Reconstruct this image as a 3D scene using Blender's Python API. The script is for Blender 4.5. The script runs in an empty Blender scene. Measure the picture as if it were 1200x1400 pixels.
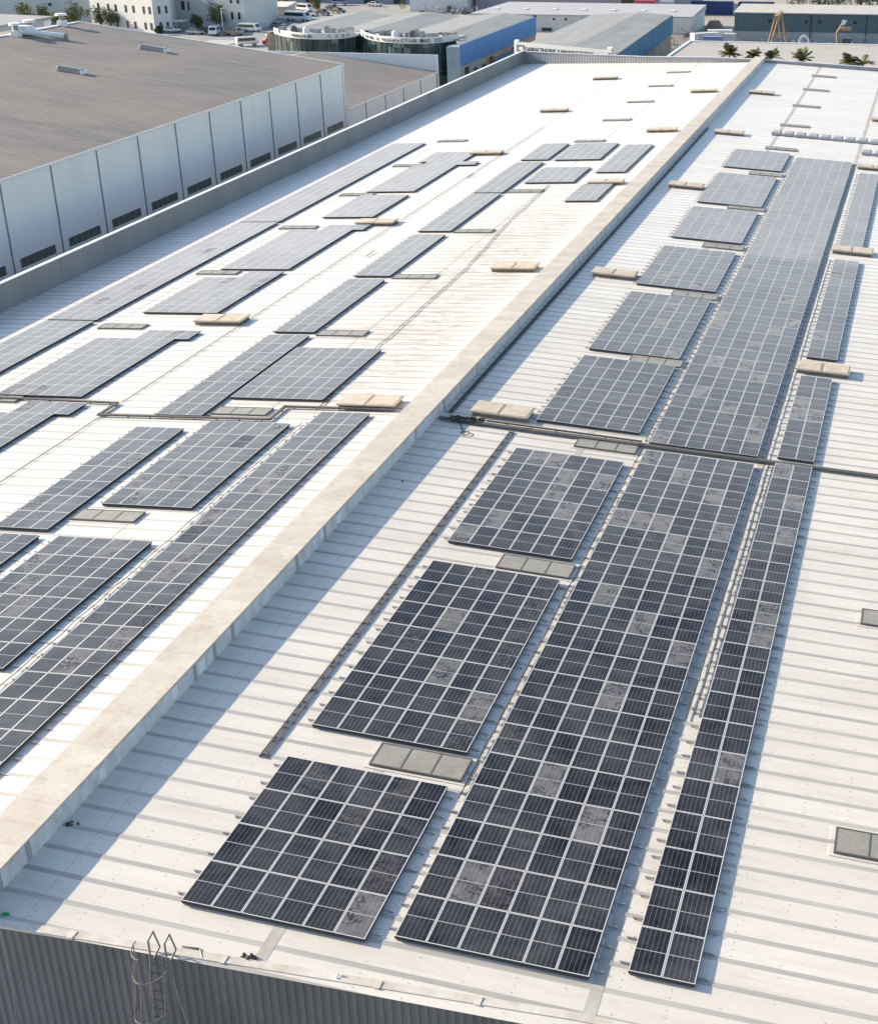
import bpy, math, random
from mathutils import Vector, Matrix
random.seed(7)
R = math.radians
sc = bpy.context.scene
COL = sc.collection

# ------------------------------------------------------------------ camera, sky, sun, exposure
cam = bpy.data.cameras.new('camera')
camo = bpy.data.objects.new('camera', cam)
COL.objects.link(camo)
sc.camera = camo
cam.sensor_fit = 'VERTICAL'
cam.sensor_height = 24.0
cam.lens = 24.0 * 1930.035 / 1400
cam.shift_x = -(765.53 - 600) / 1400
cam.shift_y = (738.97 - 700) / 1400
cam.clip_start = 0.5
cam.clip_end = 6000
YAW, PIT, ROL = 0.2470866, 0.4471350, -0.0077578
fwd = Vector((-math.sin(YAW) * math.cos(PIT), math.cos(YAW) * math.cos(PIT), -math.sin(PIT)))
rt = Vector((math.cos(YAW), math.sin(YAW), 0))
up = rt.cross(fwd)
rt2 = rt * math.cos(ROL) + up * math.sin(ROL)
up2 = up * math.cos(ROL) - rt * math.sin(ROL)
M = Matrix((rt2, up2, -fwd)).transposed().to_4x4()
M.translation = Vector((27.358, -32.3838, 29.8916))
camo.matrix_world = M

SUN_EL, SUN_AZ = 23.3, -81.5           # azimuth clockwise from +Y
world = bpy.data.worlds.new("World")
sc.world = world
world.use_nodes = True
wn = world.node_tree.nodes
sky = wn.new('ShaderNodeTexSky')
sky.sky_type = 'NISHITA'
sky.sun_disc = False
sky.sun_elevation = R(SUN_EL)
sky.sun_rotation = R(SUN_AZ)
sky.dust_density = 1.0
world.node_tree.links.new(sky.outputs[0], wn['Background'].inputs[0])
wn['Background'].inputs[1].default_value = 0.135
sl = bpy.data.lights.new('sun', 'SUN')
sl.energy = 4.8
sl.angle = R(0.5)
sl.color = (1.0, 0.865, 0.66)
so = bpy.data.objects.new('sun', sl)
COL.objects.link(so)
sd = Vector((math.sin(R(SUN_AZ)) * math.cos(R(SUN_EL)), math.cos(R(SUN_AZ)) * math.cos(R(SUN_EL)), math.sin(R(SUN_EL))))
so.rotation_euler = sd.to_track_quat('Z', 'Y').to_euler()
so.location = sd * 300
sc.view_settings.view_transform = 'Standard'
sc.view_settings.look = 'None'
sc.view_settings.gamma = 1
sc.view_settings.exposure = 0.90

# ------------------------------------------------------------------ materials
def mat(name, col, rough=0.7, metal=0.0, spec=0.5):
    m = bpy.data.materials.new(name)
    m.use_nodes = True
    b = m.node_tree.nodes['Principled BSDF']
    b.inputs['Base Color'].default_value = (*col, 1)
    b.inputs['Roughness'].default_value = rough
    b.inputs['Metallic'].default_value = metal
    b.inputs['Specular IOR Level'].default_value = spec
    return m

class NT:
    def __init__(s, m):
        s.t = m.node_tree; s.n = s.t.nodes; s.l = s.t.links; s.b = s.n['Principled BSDF']
    def val(s, sock, v):
        if isinstance(v, (int, float)): sock.default_value = v
        elif isinstance(v, tuple): sock.default_value = (*v, 1) if len(v) == 3 and sock.type == 'RGBA' else v
        else: s.l.new(v, sock)
    def math(s, op, a, b=0.0, c=None, clamp=False):
        n = s.n.new('ShaderNodeMath'); n.operation = op; n.use_clamp = clamp
        s.val(n.inputs[0], a); s.val(n.inputs[1], b)
        if c is not None: s.val(n.inputs[2], c)
        return n.outputs[0]
    def mix(s, f, a, b, mode='MIX'):
        n = s.n.new('ShaderNodeMix'); n.data_type = 'RGBA'; n.blend_type = mode
        s.val(n.inputs[0], f); s.val(n.inputs[6], a); s.val(n.inputs[7], b)
        return n.outputs[2]
    def noise(s, vec, scale, detail=3.0, rough=0.5, dist=0.0):
        n = s.n.new('ShaderNodeTexNoise'); s.l.new(vec, n.inputs['Vector'])
        n.inputs['Scale'].default_value = scale; n.inputs['Detail'].default_value = detail
        n.inputs['Roughness'].default_value = rough; n.inputs['Distortion'].default_value = dist
        return n.outputs['Fac']
    def ramp(s, f, a, b, lo=0.0, hi=1.0):
        n = s.n.new('ShaderNodeMapRange'); s.val(n.inputs[0], f)
        n.inputs[1].default_value = a; n.inputs[2].default_value = b
        n.inputs[3].default_value = lo; n.inputs[4].default_value = hi
        return n.outputs[0]
    def pos(s):
        n = s.n.new('ShaderNodeNewGeometry'); return n.outputs['Position']
    def obj(s):
        n = s.n.new('ShaderNodeTexCoord'); return n.outputs['Object']
    def vmul(s, v, k):
        n = s.n.new('ShaderNodeVectorMath'); n.operation = 'MULTIPLY'; s.l.new(v, n.inputs[0]); n.inputs[1].default_value = k
        return n.outputs[0]
    def vadd(s, v, w):
        n = s.n.new('ShaderNodeVectorMath'); n.operation = 'ADD'; s.l.new(v, n.inputs[0]); s.l.new(w, n.inputs[1])
        return n.outputs[0]
    def sep(s, v):
        n = s.n.new('ShaderNodeSeparateXYZ'); s.l.new(v, n.inputs[0]); return n.outputs
    def comb(s, x, y, z):
        n = s.n.new('ShaderNodeCombineXYZ'); s.val(n.inputs[0], x); s.val(n.inputs[1], y); s.val(n.inputs[2], z); return n.outputs[0]
    def white(s, v):
        n = s.n.new('ShaderNodeTexWhiteNoise'); n.noise_dimensions = '3D'; s.l.new(v, n.inputs['Vector']); return n.outputs['Value']
    def base(s, c): s.l.new(c, s.b.inputs['Base Color'])
    def bump(s, h, st=0.3, d=0.02):
        n = s.n.new('ShaderNodeBump'); n.inputs['Strength'].default_value = st; n.inputs['Distance'].default_value = d
        s.l.new(h, n.inputs['Height']); s.l.new(n.outputs[0], s.b.inputs['Normal'])

def weathered(name, col, dirt, amount=0.5, scale=0.3, rough=0.7, stretch=(1, 1, 1), metal=0.0, fine=3.0):
    m = mat(name, col, rough, metal); t = NT(m)
    p = t.vmul(t.pos(), stretch)
    n1 = t.ramp(t.noise(p, scale, 5, 0.6), 0.4, 0.75)
    n2 = t.ramp(t.noise(p, fine, 3, 0.6), 0.35, 0.8)
    f = t.math('MULTIPLY', t.math('ADD', n1, t.math('MULTIPLY', n2, 0.5)), amount, clamp=True)
    t.base(t.mix(f, col, dirt))
    return m

def ribbed(name, col, dirt, pitch, axis, amount=0.4, rough=0.6, depth=0.35, scale=0.25, stretch=(1, 1, 0.25)):
    """painted sheet cladding: fine ribs as a bump, dirt as colour"""
    m = weathered(name, col, dirt, amount, scale, rough, stretch)
    t = NT(m)
    x = t.sep(t.pos())[axis]
    f = t.math('FRACT', t.math('DIVIDE', x, pitch))
    h = t.math('PINGPONG', f, 0.5)
    h = t.ramp(h, 0.12, 0.3)
    t.bump(h, depth, pitch * 0.3)
    return m

# roof sheet paint
def roof_mat():
    m = mat('roof_paint', (0.78, 0.76, 0.72), 0.5); t = NT(m)
    P = t.pos(); s = t.sep(P)
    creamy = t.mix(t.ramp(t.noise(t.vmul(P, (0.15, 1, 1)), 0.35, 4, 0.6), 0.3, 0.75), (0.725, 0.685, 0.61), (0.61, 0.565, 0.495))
    whiter = t.mix(t.ramp(t.noise(t.vmul(P, (0.15, 1, 1)), 0.35, 4, 0.6), 0.3, 0.75), (0.85, 0.825, 0.775), (0.75, 0.715, 0.645))
    wf = t.math('MAXIMUM', t.ramp(s[1], 42.5, 110, 0.0, 1.0), t.ramp(s[0], 0.0, -1.0, 0.0, 0.6))  # cream turns whiter towards the back and left of the ridge
    base = t.mix(wf, creamy, whiter)
    fine = t.noise(P, 7.0, 4, 0.7)
    base = t.mix(t.ramp(fine, 0.48, 0.72, 0, 0.45), base, (0.54, 0.50, 0.44))
    patch = t.ramp(t.noise(t.vmul(P, (0.5, 1, 1)), 0.22, 5, 0.7, 0.5), 0.5, 0.7)
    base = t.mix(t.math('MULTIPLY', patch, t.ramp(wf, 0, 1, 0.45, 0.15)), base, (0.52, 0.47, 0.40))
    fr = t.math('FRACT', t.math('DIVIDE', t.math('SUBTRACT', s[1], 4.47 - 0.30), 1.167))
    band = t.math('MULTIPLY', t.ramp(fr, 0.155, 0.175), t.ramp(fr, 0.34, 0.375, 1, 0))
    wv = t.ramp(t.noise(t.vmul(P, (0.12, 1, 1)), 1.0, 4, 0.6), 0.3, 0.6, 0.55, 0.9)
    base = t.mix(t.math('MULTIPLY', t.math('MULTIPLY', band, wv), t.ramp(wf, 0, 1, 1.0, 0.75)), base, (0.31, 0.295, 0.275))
    # rows of dirty screws and speckles
    tone = t.white(t.comb(t.math('FLOOR', t.math('DIVIDE', t.math('SUBTRACT', s[1], 4.47), 1.167)), t.math('FLOOR', t.math('DIVIDE', s[0], 10.1)), 2.0))
    base = t.mix(t.math('MULTIPLY', tone, 0.22), base, (0.62, 0.585, 0.53))
    run = t.ramp(t.noise(t.vmul(P, (0.22, 2.5, 1)), 1.0, 5, 0.7), 0.5, 0.72)
    base = t.mix(t.math('MULTIPLY', run, 0.38), base, (0.47, 0.42, 0.36))
    qx = t.math('FLOORED_MODULO', s[0], 1.55); qy = t.math('FLOORED_MODULO', t.math('SUBTRACT', s[1], 4.47), 1.167)
    pick = t.white(t.comb(t.math('FLOOR', t.math('DIVIDE', s[0], 1.55)), t.math('FLOOR', t.math('DIVIDE', t.math('SUBTRACT', s[1], 4.47), 1.167)), 5.0))
    dx = t.math('SUBTRACT', qx, 0.8)
    dots = None
    for yy in (0.24, 0.55, 0.88):
        dy = t.math('SUBTRACT', qy, yy)
        rr = t.math('ADD', t.math('MULTIPLY', dx, dx), t.math('MULTIPLY', dy, dy))
        dd = t.math('MULTIPLY', t.math('LESS_THAN', rr, 0.0011), t.math('GREATER_THAN', t.math('FRACT', t.math('MULTIPLY', pick, 7.0 + yy * 10)), 0.45))
        dots = dd if dots is None else t.math('MAXIMUM', dots, dd)
    base = t.mix(t.math('MULTIPLY', dots, 0.6), base, (0.22, 0.19, 0.16))
    ln = t.math('LESS_THAN', t.math('ABSOLUTE', t.math('SUBTRACT', s[0], 2.2)), 0.014)
    base = t.mix(t.math('MULTIPLY', ln, 0.55), base, (0.25, 0.24, 0.23))
    sp = t.noise(P, 16.0, 2, 0.5)
    base = t.mix(t.ramp(sp, 0.735, 0.76, 0, 0.55), base, (0.22, 0.18, 0.14))
    # rust runs on the sheets next to the ridge, left slope
    mx = t.math('MULTIPLY', t.ramp(s[0], -13.0, -10.5), t.ramp(s[0], -4.0, -2.0, 1, 0))
    my = t.math('MULTIPLY', t.ramp(s[1], 40, 47), t.ramp(s[1], 95, 116, 1, 0))
    mk = t.math('MULTIPLY', mx, my)
    st = t.ramp(t.noise(t.vmul(P, (0.45, 4.0, 1)), 1.0, 5, 0.75), 0.46, 0.66)
    base = t.mix(t.math('MULTIPLY', t.math('MULTIPLY', st, mk), 0.95), base, (0.36, 0.29, 0.22))
    st2 = t.ramp(t.noise(t.vmul(P, (0.8, 2.0, 1)), 1.6, 5, 0.75, 0.5), 0.58, 0.66)
    base = t.mix(t.math('MULTIPLY', t.math('MULTIPLY', st2, t.ramp(mk, 0, 1, 0.06, 1)), 0.7), base, (0.25, 0.15, 0.09))
    t.base(base)
    t.l.new(t.ramp(fine, 0.3, 0.8, 0.36, 0.55), t.b.inputs['Roughness'])
    t.bump(t.noise(t.vmul(P, (0.3, 1, 1)), 1.2, 3, 0.6), 0.25, 0.03)
    return m

def cap_mat():
    m = mat('ridge_cap_paint', (0.6, 0.55, 0.48), 0.65); t = NT(m)
    P = t.pos(); s = t.sep(P)
    cell = t.math('FLOOR', t.math('DIVIDE', t.math('ADD', s[1], 0.2), 1.167))
    w = t.white(t.comb(cell, 3.0, 1.0))
    c = t.mix(w, (0.59, 0.55, 0.49), (0.52, 0.475, 0.41))
    n1 = t.ramp(t.noise(P, 0.8, 6, 0.7, 0.4), 0.42, 0.7)
    c = t.mix(t.math('MULTIPLY', n1, 0.5), c, (0.34, 0.27, 0.20))
    n2 = t.ramp(t.noise(P, 3.5, 5, 0.7, 0.8), 0.56, 0.72)
    c = t.mix(t.math('MULTIPLY', n2, 0.6), c, (0.34, 0.24, 0.16))
    f = t.math('FRACT', t.math('DIVIDE', t.math('ADD', s[1], 0.2), 1.167))
    c = t.mix(t.math('MULTIPLY', t.math('LESS_THAN', f, 0.03), 0.22), c, (0.2, 0.17, 0.13))
    t.base(c)
    return m

def capside_mat():
    m = mat('ridge_side_paint', (0.6, 0.6, 0.6), 0.6); t = NT(m)
    P = t.pos(); s = t.sep(P)
    c = t.mix(t.ramp(t.noise(t.vmul(P, (1, 1, 0.5)), 1.3, 5, 0.7), 0.4, 0.7), (0.66, 0.655, 0.65), (0.44, 0.43, 0.41))
    seg = t.math('FLOOR', t.math('DIVIDE', s[1], 1.7))
    w = t.white(t.comb(seg, 1.0, 7.0))
    f = t.math('FRACT', t.math('DIVIDE', s[1], 1.7))
    edge = t.math('MULTIPLY', t.math('LESS_THAN', f, t.math('MULTIPLY', w, 0.22)), t.math('GREATER_THAN', w, 0.62))
    c = t.mix(t.math('MULTIPLY', edge, 0.6), c, (0.16, 0.15, 0.15))
    top = t.ramp(s[2], 0.5, 0.74)
    c = t.mix(t.math('MULTIPLY', t.math('MULTIPLY', top, t.ramp(t.noise(P, 2.2, 4), 0.5, 0.6)), 0.7), c, (0.25, 0.2, 0.16))
    t.base(c)
    return m

def glass_mat(name, d0, d1, dcol=(0.36, 0.345, 0.32), swirl=0.0, place=False):
    """solar glass: dark cells under glass, thin silver lines, a film of dust of strength d0..d1, with place also painted sky sheen"""
    m = mat(name, (0.01, 0.012, 0.025), 0.2); t = NT(m)
    O = t.obj(); s = t.sep(O)
    px = t.math('FLOORED_MODULO', s[0], 1.05); py = t.math('FLOORED_MODULO', s[1], 2.1)
    ix = t.math('FLOOR', t.math('DIVIDE', s[0], 1.05)); iy = t.math('FLOOR', t.math('DIVIDE', s[1], 2.1))
    oi = t.n.new('ShaderNodeObjectInfo').outputs['Random']
    rnd = t.white(t.comb(ix, iy, t.math('MULTIPLY', oi, 97.0)))
    cx = t.math('FRACT', t.math('DIVIDE', t.math('SUBTRACT', px, 0.03), 0.1617))
    lx = t.math('GREATER_THAN', t.math('ABSOLUTE', t.math('SUBTRACT', cx, 0.5)), 0.462)
    cy = t.math('FRACT', t.math('DIVIDE', t.math('SUBTRACT', py, 0.03), 0.0842))
    ly = t.math('GREATER_THAN', t.math('ABSOLUTE', t.math('SUBTRACT', cy, 0.5)), 0.46)
    mid = t.math('LESS_THAN', t.math('ABSOLUTE', t.math('SUBTRACT', py, 1.04)), 0.016)
    cell = t.mix(rnd, (0.006, 0.007, 0.013), (0.012, 0.013, 0.022))
    c = t.mix(t.math('MULTIPLY', ly, 0.25), cell, (0.10, 0.10, 0.11))
    c = t.mix(t.math('MULTIPLY', lx, 0.8), c, (0.20, 0.20, 0.205))
    c = t.mix(t.math('MULTIPLY', mid, 0.9), c, (0.42, 0.42, 0.44))
    off = t.comb(t.math('MULTIPLY', rnd, 53.0), t.math('MULTIPLY', oi, 31.0), 0.0)
    V = t.vadd(O, off)
    big = t.ramp(t.noise(t.pos(), 0.11, 3, 0.6), 0.3, 0.7)
    W = t.sep(t.pos())
    drift = t.ramp(t.noise(t.pos(), 0.45, 5, 0.65, 0.8), 0.35, 0.75)
    n1 = t.ramp(t.noise(V, 1.6, 5, 0.7, 0.6 + swirl), 0.35, 0.72)
    n2 = t.noise(V, 9.0, 3, 0.7, swirl)
    if place:  # paler with distance: dust plus grazing sky reflection put into the colour
        right = t.math('ADD', t.ramp(W[1], 22, 86, 0.0, 0.40), t.math('MULTIPLY', t.math('GREATER_THAN', W[1], 87.9), 0.15))
        left = t.math('ADD', t.ramp(W[1], 12, 85, 0.07, 0.54), t.ramp(W[0], -25, -23, 0.12, 0.0))
        isl = t.math('LESS_THAN', W[0], 0.0)
        lvl = t.math('ADD', t.math('MULTIPLY', isl, left), t.math('MULTIPLY', t.math('SUBTRACT', 1.0, isl), right))
        d = t.math('ADD', lvl, t.math('MULTIPLY', drift, t.ramp(lvl, 0, 0.6, 0.085, 0.12)))
        d = t.math('ADD', d, t.math('MULTIPLY', t.math('MULTIPLY', n1, n2), 0.06))
        d = t.math('ADD', d, t.math('MULTIPLY', t.math('SUBTRACT', rnd, 0.5), t.ramp(lvl, 0.0, 0.5, 0.035, 0.06)), clamp=True)
    else:
        d = t.math('ADD', t.math('MULTIPLY', n1, d1 - d0), d0)
        d = t.math('MULTIPLY', d, t.ramp(n2, 0.2, 0.7, 0.75, 1.1))
        d = t.math('ADD', d, t.math('MULTIPLY', drift, 0.08))
        d = t.math('ADD', d, t.ramp(W[1], 20, 70, 0.0, 0.34 if d0 > 0.1 else 0.12), clamp=True)
    if swirl:
        sw = t.ramp(t.noise(V, 2.6, 2, 0.5, 3.0), 0.46, 0.54)
        sw2 = t.ramp(t.noise(V, 1.1, 2, 0.5), 0.45, 0.6)
        d = t.math('MULTIPLY', d, t.math('SUBTRACT', 1.0, t.math('MULTIPLY', t.math('MULTIPLY', sw, sw2), 0.75)))
    t.base(t.mix(d, c, dcol))
    t.l.new(t.ramp(d, 0, 0.8, 0.16, 0.6), t.b.inputs['Roughness'])
    t.b.inputs['IOR'].default_value = 1.5; t.b.inputs['Specular IOR Level'].default_value = 0.17
    return m

MT = {}
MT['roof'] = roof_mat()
MT['cap'] = cap_mat()
MT['capside'] = capside_mat()
MT['lap'] = weathered('lap_sealant', (0.50, 0.48, 0.45), (0.33, 0.29, 0.24), 0.8, 0.8, 0.8)
MT['alu'] = mat('aluminium_frame', (0.62, 0.61, 0.60), 0.5, 0.0)
MT['steel'] = weathered('galvanised_steel', (0.45, 0.45, 0.45), (0.25, 0.22, 0.2), 0.6, 1.0, 0.45, metal=0.5)
MT['darksteel'] = weathered('dark_tray_steel', (0.11, 0.10, 0.095), (0.06, 0.055, 0.05), 0.7, 1.5, 0.6)
MT['cable'] = mat('black_cable', (0.02, 0.02, 0.02), 0.5)
MT['gw'] = weathered('gable_cladding', (0.185, 0.185, 0.19), (0.11, 0.108, 0.11), 0.7, 0.5, 0.55, (1, 1, 0.3))
MT['flash'] = weathered('roof_flashing', (0.66, 0.62, 0.56), (0.42, 0.35, 0.28), 0.8, 0.6, 0.7)
MT['parin'] = ribbed('parapet_cladding', (0.27, 0.265, 0.26), (0.18, 0.175, 0.175), 0.35, 1, 0.6, 0.6, 0.5)
MT['parinx'] = ribbed('parapet_cladding_back', (0.36, 0.37, 0.38), (0.24, 0.245, 0.25), 0.5, 0, 0.6, 0.6, 0.6)
MT['parcap'] = weathered('parapet_coping', (0.80, 0.80, 0.80), (0.6, 0.6, 0.6), 0.4, 1.0, 0.4)
def sky_mat(name, a, b):
    m = mat(name, a, 0.45); t = NT(m); P = t.pos()
    c = t.mix(t.ramp(t.noise(P, 1.3, 4, 0.6, 1.0), 0.35, 0.7), a, b)
    c = t.mix(t.ramp(t.noise(P, 6.0, 3, 0.6), 0.45, 0.8, 0, 0.4), c, tuple(k * 0.7 for k in a))
    t.base(c); return m
MT['skyl'] = sky_mat('rooflight_sheet', (0.27, 0.255, 0.215), (0.35, 0.33, 0.285))
MT['skylfr'] = mat('rooflight_trim', (0.13, 0.12, 0.105), 0.6)
MT['lid'] = weathered('vent_lid_paint', (0.60, 0.53, 0.42), (0.42, 0.33, 0.24), 0.75, 1.6, 0.6)
MT['ventside'] = weathered('vent_side_shade', (0.24, 0.19, 0.14), (0.12, 0.09, 0.07), 0.8, 2.0, 0.75)  # dark brown puts the shade of the box sides into the colour
MT['g_film'] = glass_mat('solar_glass', 0.0, 0.0, (0.50, 0.515, 0.53), place=True)
MT['g_dusty'] = glass_mat('solar_glass_dusty', 0.22, 0.42, (0.42, 0.415, 0.41), 0.8)
MT['g_streak'] = glass_mat('solar_glass_streaked', 0.02, 0.24, (0.33, 0.32, 0.31), 1.6)

# ------------------------------------------------------------------ mesh helpers
class MB:
    def __init__(s): s.v = []; s.f = []; s.m = []
    def add(s, vs, fs, mi=0):
        o = len(s.v); s.v += [tuple(v) for v in vs]
        for f in fs: s.f.append(tuple(i + o for i in f)); s.m.append(mi)
        return s
    def box(s, x0, y0, z0, x1, y1, z1, mi=0):
        vs = [(x0, y0, z0), (x1, y0, z0), (x1, y1, z0), (x0, y1, z0), (x0, y0, z1), (x1, y0, z1), (x1, y1, z1), (x0, y1, z1)]
        return s.add(vs, [(0, 3, 2, 1), (4, 5, 6, 7), (0, 1, 5, 4), (1, 2, 6, 5), (2, 3, 7, 6), (3, 0, 4, 7)], mi)
    def hexa(s, b, t, mi=0):
        n = len(b)
        fs = [tuple(range(n - 1, -1, -1)), tuple(range(n, 2 * n))] + [(i, (i + 1) % n, n + (i + 1) % n, n + i) for i in range(n)]
        return s.add(list(b) + list(t), fs, mi)
    def prism(s, poly, z0, z1, mi=0):
        return s.hexa([(x, y, z0) for x, y in poly], [(x, y, z1) for x, y in poly], mi)
    def quad(s, *p, mi=0): return s.add(p, [tuple(range(len(p)))], mi)
    def rod(s, a, b, r, r2=None, n=6, mi=0, cap=True):
        a = Vector(a); b = Vector(b); d = b - a
        if d.length < 1e-6: return s
        r2 = r if r2 is None else r2
        q = d.to_track_quat('Z', 'Y'); X = q @ Vector((1, 0, 0)); Y = q @ Vector((0, 1, 0))
        vs = []
        for p, rr in ((a, r), (b, r2)):
            for i in range(n):
                t = 2 * math.pi * i / n + math.pi / n
                vs.append(p + X * rr * math.cos(t) + Y * rr * math.sin(t))
        fs = [(i, (i + 1) % n, n + (i + 1) % n, n + i) for i in range(n)]
        if cap: fs += [tuple(range(n - 1, -1, -1)), tuple(range(n, 2 * n))]
        return s.add(vs, fs, mi)
    def path(s, pts, r, n=6, mi=0):
        for a, b in zip(pts, pts[1:]): s.rod(a, b, r, n=n, mi=mi)
        return s
    def build(s, name, mats, parent=None, loc=None, smooth=False, local=False):
        me = bpy.data.meshes.new(name)
        base = Vector(loc) if loc is not None else (Vector(parent.location) if (parent is not None and not local) else Vector((0, 0, 0)))
        if parent is not None and not local and parent.parent is not None:
            base = Vector(parent.parent.location)
        vs = s.v if local else [(x - base.x, y - base.y, z - base.z) for x, y, z in s.v]
        me.from_pydata(vs, [], s.f)
        for m in (mats if isinstance(mats, (list, tuple)) else [mats]): me.materials.append(m)
        me.polygons.foreach_set('material_index', s.m)
        if smooth: me.polygons.foreach_set('use_smooth', [True] * len(s.f))
        me.update()
        o = bpy.data.objects.new(name, me); COL.objects.link(o)
        if parent is not None: o.parent = parent
        elif loc is not None: o.location = loc
        return o

def tag(o, label=None, cat=None, group=None, kind=None):
    if label: o['label'] = label
    if cat: o['category'] = cat
    if group: o['group'] = group
    if kind: o['kind'] = kind
    return o
def thing(name, label, cat, loc, group=None, rot=None):
    o = bpy.data.objects.new(name, None); COL.objects.link(o)
    o.location = loc; o.empty_display_size = 0.3
    if rot: o.rotation_euler = rot
    return tag(o, label, cat, group)
def copy_tree(o, parent=None):
    c = o.copy(); COL.objects.link(c)
    if parent is not None: c.parent = parent
    for ch in o.children: copy_tree(ch, c)
    return c

GZ = -10.0
S = 0.0526826
TH = math.atan(S)
def rz(x): return -S * abs(x)

# ------------------------------------------------------------------ ground, yards
def ground_mat():
    m = mat('sandy_ground', (0.36, 0.33, 0.29), 0.9); t = NT(m); P = t.pos()
    c = t.mix(t.ramp(t.noise(P, 0.05, 6, 0.6), 0.35, 0.7), (0.40, 0.37, 0.33), (0.28, 0.26, 0.235))
    c = t.mix(t.ramp(t.noise(P, 0.6, 5, 0.7), 0.5, 0.8, 0, 0.5), c, (0.2, 0.185, 0.17)); t.base(c); return m
def asphalt_mat():
    m = mat('worn_paving', (0.3, 0.3, 0.3), 0.85); t = NT(m); P = t.pos()
    c = t.mix(t.ramp(t.noise(P, 0.08, 6, 0.65), 0.35, 0.7), (0.34, 0.335, 0.33), (0.23, 0.23, 0.235))
    c = t.mix(t.ramp(t.noise(t.vmul(P, (1, 0.2, 1)), 0.5, 5, 0.7), 0.5, 0.75, 0, 0.5), c, (0.18, 0.18, 0.185)); t.base(c); return m
def yard_mat():
    m = mat('oily_yard', (0.2, 0.19, 0.18), 0.9); t = NT(m); P = t.pos()
    c = t.mix(t.ramp(t.noise(P, 0.2, 6, 0.7), 0.35, 0.7), (0.24, 0.22, 0.20), (0.12, 0.115, 0.11)); t.base(c); return m
MT['ground'] = ground_mat(); MT['asph'] = asphalt_mat(); MT['yard'] = yard_mat()
tag(MB().quad((-2500, -1500, GZ), (2500, -1500, GZ), (2500, 4000, GZ), (-2500, 4000, GZ)).build('ground', MT['ground']), kind='structure')
z = GZ + 0.004
tag(MB().quad((-182, 300, z), (-118, 285, z), (-108, 372, z), (-112, 470, z), (-175, 470, z)).build('parking_lot', MT['asph']), kind='structure')
tag(MB().quad((-30, 280, z), (40, 280, z), (60, 345, z), (-58, 345, z), (-40, 300, z)).build('work_yard', MT['yard']), kind='structure')
tag(MB().quad((-59, 225, z), (-48, 225, z), (-48, 345, z), (-59, 345, z)).build('road', MT['asph']), kind='structure')
tag(MB().quad((-55.9, -10, z), (-43.2, -10, z), (-43.2, 225, z), (-55.9, 225, z)).build('path', MT['yard']), kind='structure')
k = MB()
for (x0, y0, x1, y1) in ((-150, 300, -141, 313), (-141.5, 330, -133, 352), (-136, 356, -127, 372)):
    k.box(x0, y0, GZ, x1, y1, GZ + 0.14)
tag(k.build('pavement', weathered('kerbed_island', (0.5, 0.47, 0.43), (0.36, 0.34, 0.3), 0.5)), kind='structure')

# ------------------------------------------------------------------ factory building (the roof)
fac = thing('factory_building', 'huge factory whose white ribbed gable roof carries all the solar panels', 'factory', (0, 100, GZ))
PITCH = 1.167
XR, XL = 33.0, -42.8
def yfront(x):
    return -2.99 + 0.0715 * (min(max(x, -60), 20) - 0.8) if x > -50 else -6
def yback(x):
    if x >= -1: return 213.3
    return 213.3 + (-x - 1) * 0.205
def rib_profile(y0, y1):
    pts = []
    kk = math.floor((y0 - 4.47) / PITCH) - 1
    while True:
        yc = 4.47 + kk * PITCH
        if yc - 0.21 > y1: break
        if yc + 0.21 > y0 - 0.5:
            pts += [(yc - 0.13, 0), (yc - 0.09, 0.014), (yc + 0.09, 0.014), (yc + 0.13, 0)]
        kk += 1
    return pts
def sheet(xa, xb, lift=0.0, thick=False):
    """corrugated strip from xa to xb (same side of the ridge)"""
    m = MB()
    ya, yb = max(yfront(xa), yfront(xb)), min(yback(xa), yback(xb))
    prof = [p for p in rib_profile(ya, yb) if ya + 0.02 < p[0] < yb - 0.02]
    a = [(xa, yfront(xa), rz(xa) + lift)] + [(xa, y, rz(xa) + h + lift) for y, h in prof] + [(xa, yback(xa), rz(xa) + lift)]
    b = [(xb, yfront(xb), rz(xb) + lift)] + [(xb, y, rz(xb) + h + lift) for y, h in prof] + [(xb, yback(xb), rz(xb) + lift)]
    n = len(a)
    m.add(a + b, [(i, n + i, n + i + 1, i + 1) for i in range(n - 1)])
    return m
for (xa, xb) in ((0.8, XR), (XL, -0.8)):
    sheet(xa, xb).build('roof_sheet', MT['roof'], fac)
for xc, w in ((10.05, 0.2), (20.3, 0.2), (-10.2, 0.06), (-20.75, 0.07), (-31.4, 0.04)):
    sheet(xc - w, xc + w, 0.006).build('lap_strip', MT['lap'], fac)
# ridge cap
cap = MB()
Y0c, Y1c = -2.95, 214.2
cap.box(-0.9, Y0c, 0.70, 0.84, Y1c, 0.78)
capo = cap.build('ridge_cap', MT['cap'], fac)
for xs in (0.78, -0.84):
    MB().box(xs - 0.02, Y0c + 0.03, -0.2, xs + 0.02, Y1c - 0.05, 0.698).build('side_plate', MT['capside'], capo)
for (ya, yb, za, zb) in ((12.35, 12.9, 0.0, 0.55), (10.1, 10.55, 0.12, 0.62), (25.0, 25.5, 0.2, 0.6), (27.2, 27.7, 0.05, 0.55), (4.6, 5.0, 0.1, 0.5)):
    MB().box(0.802, ya, za, 0.812, yb, zb).build('patch_plate', mat('patch', (0.75, 0.75, 0.74), 0.5), capo)
MB().box(-0.86, Y1c - 0.04, -0.3, 0.8, Y1c, 0.698).build('end_plate', MT['capside'], capo)
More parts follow.
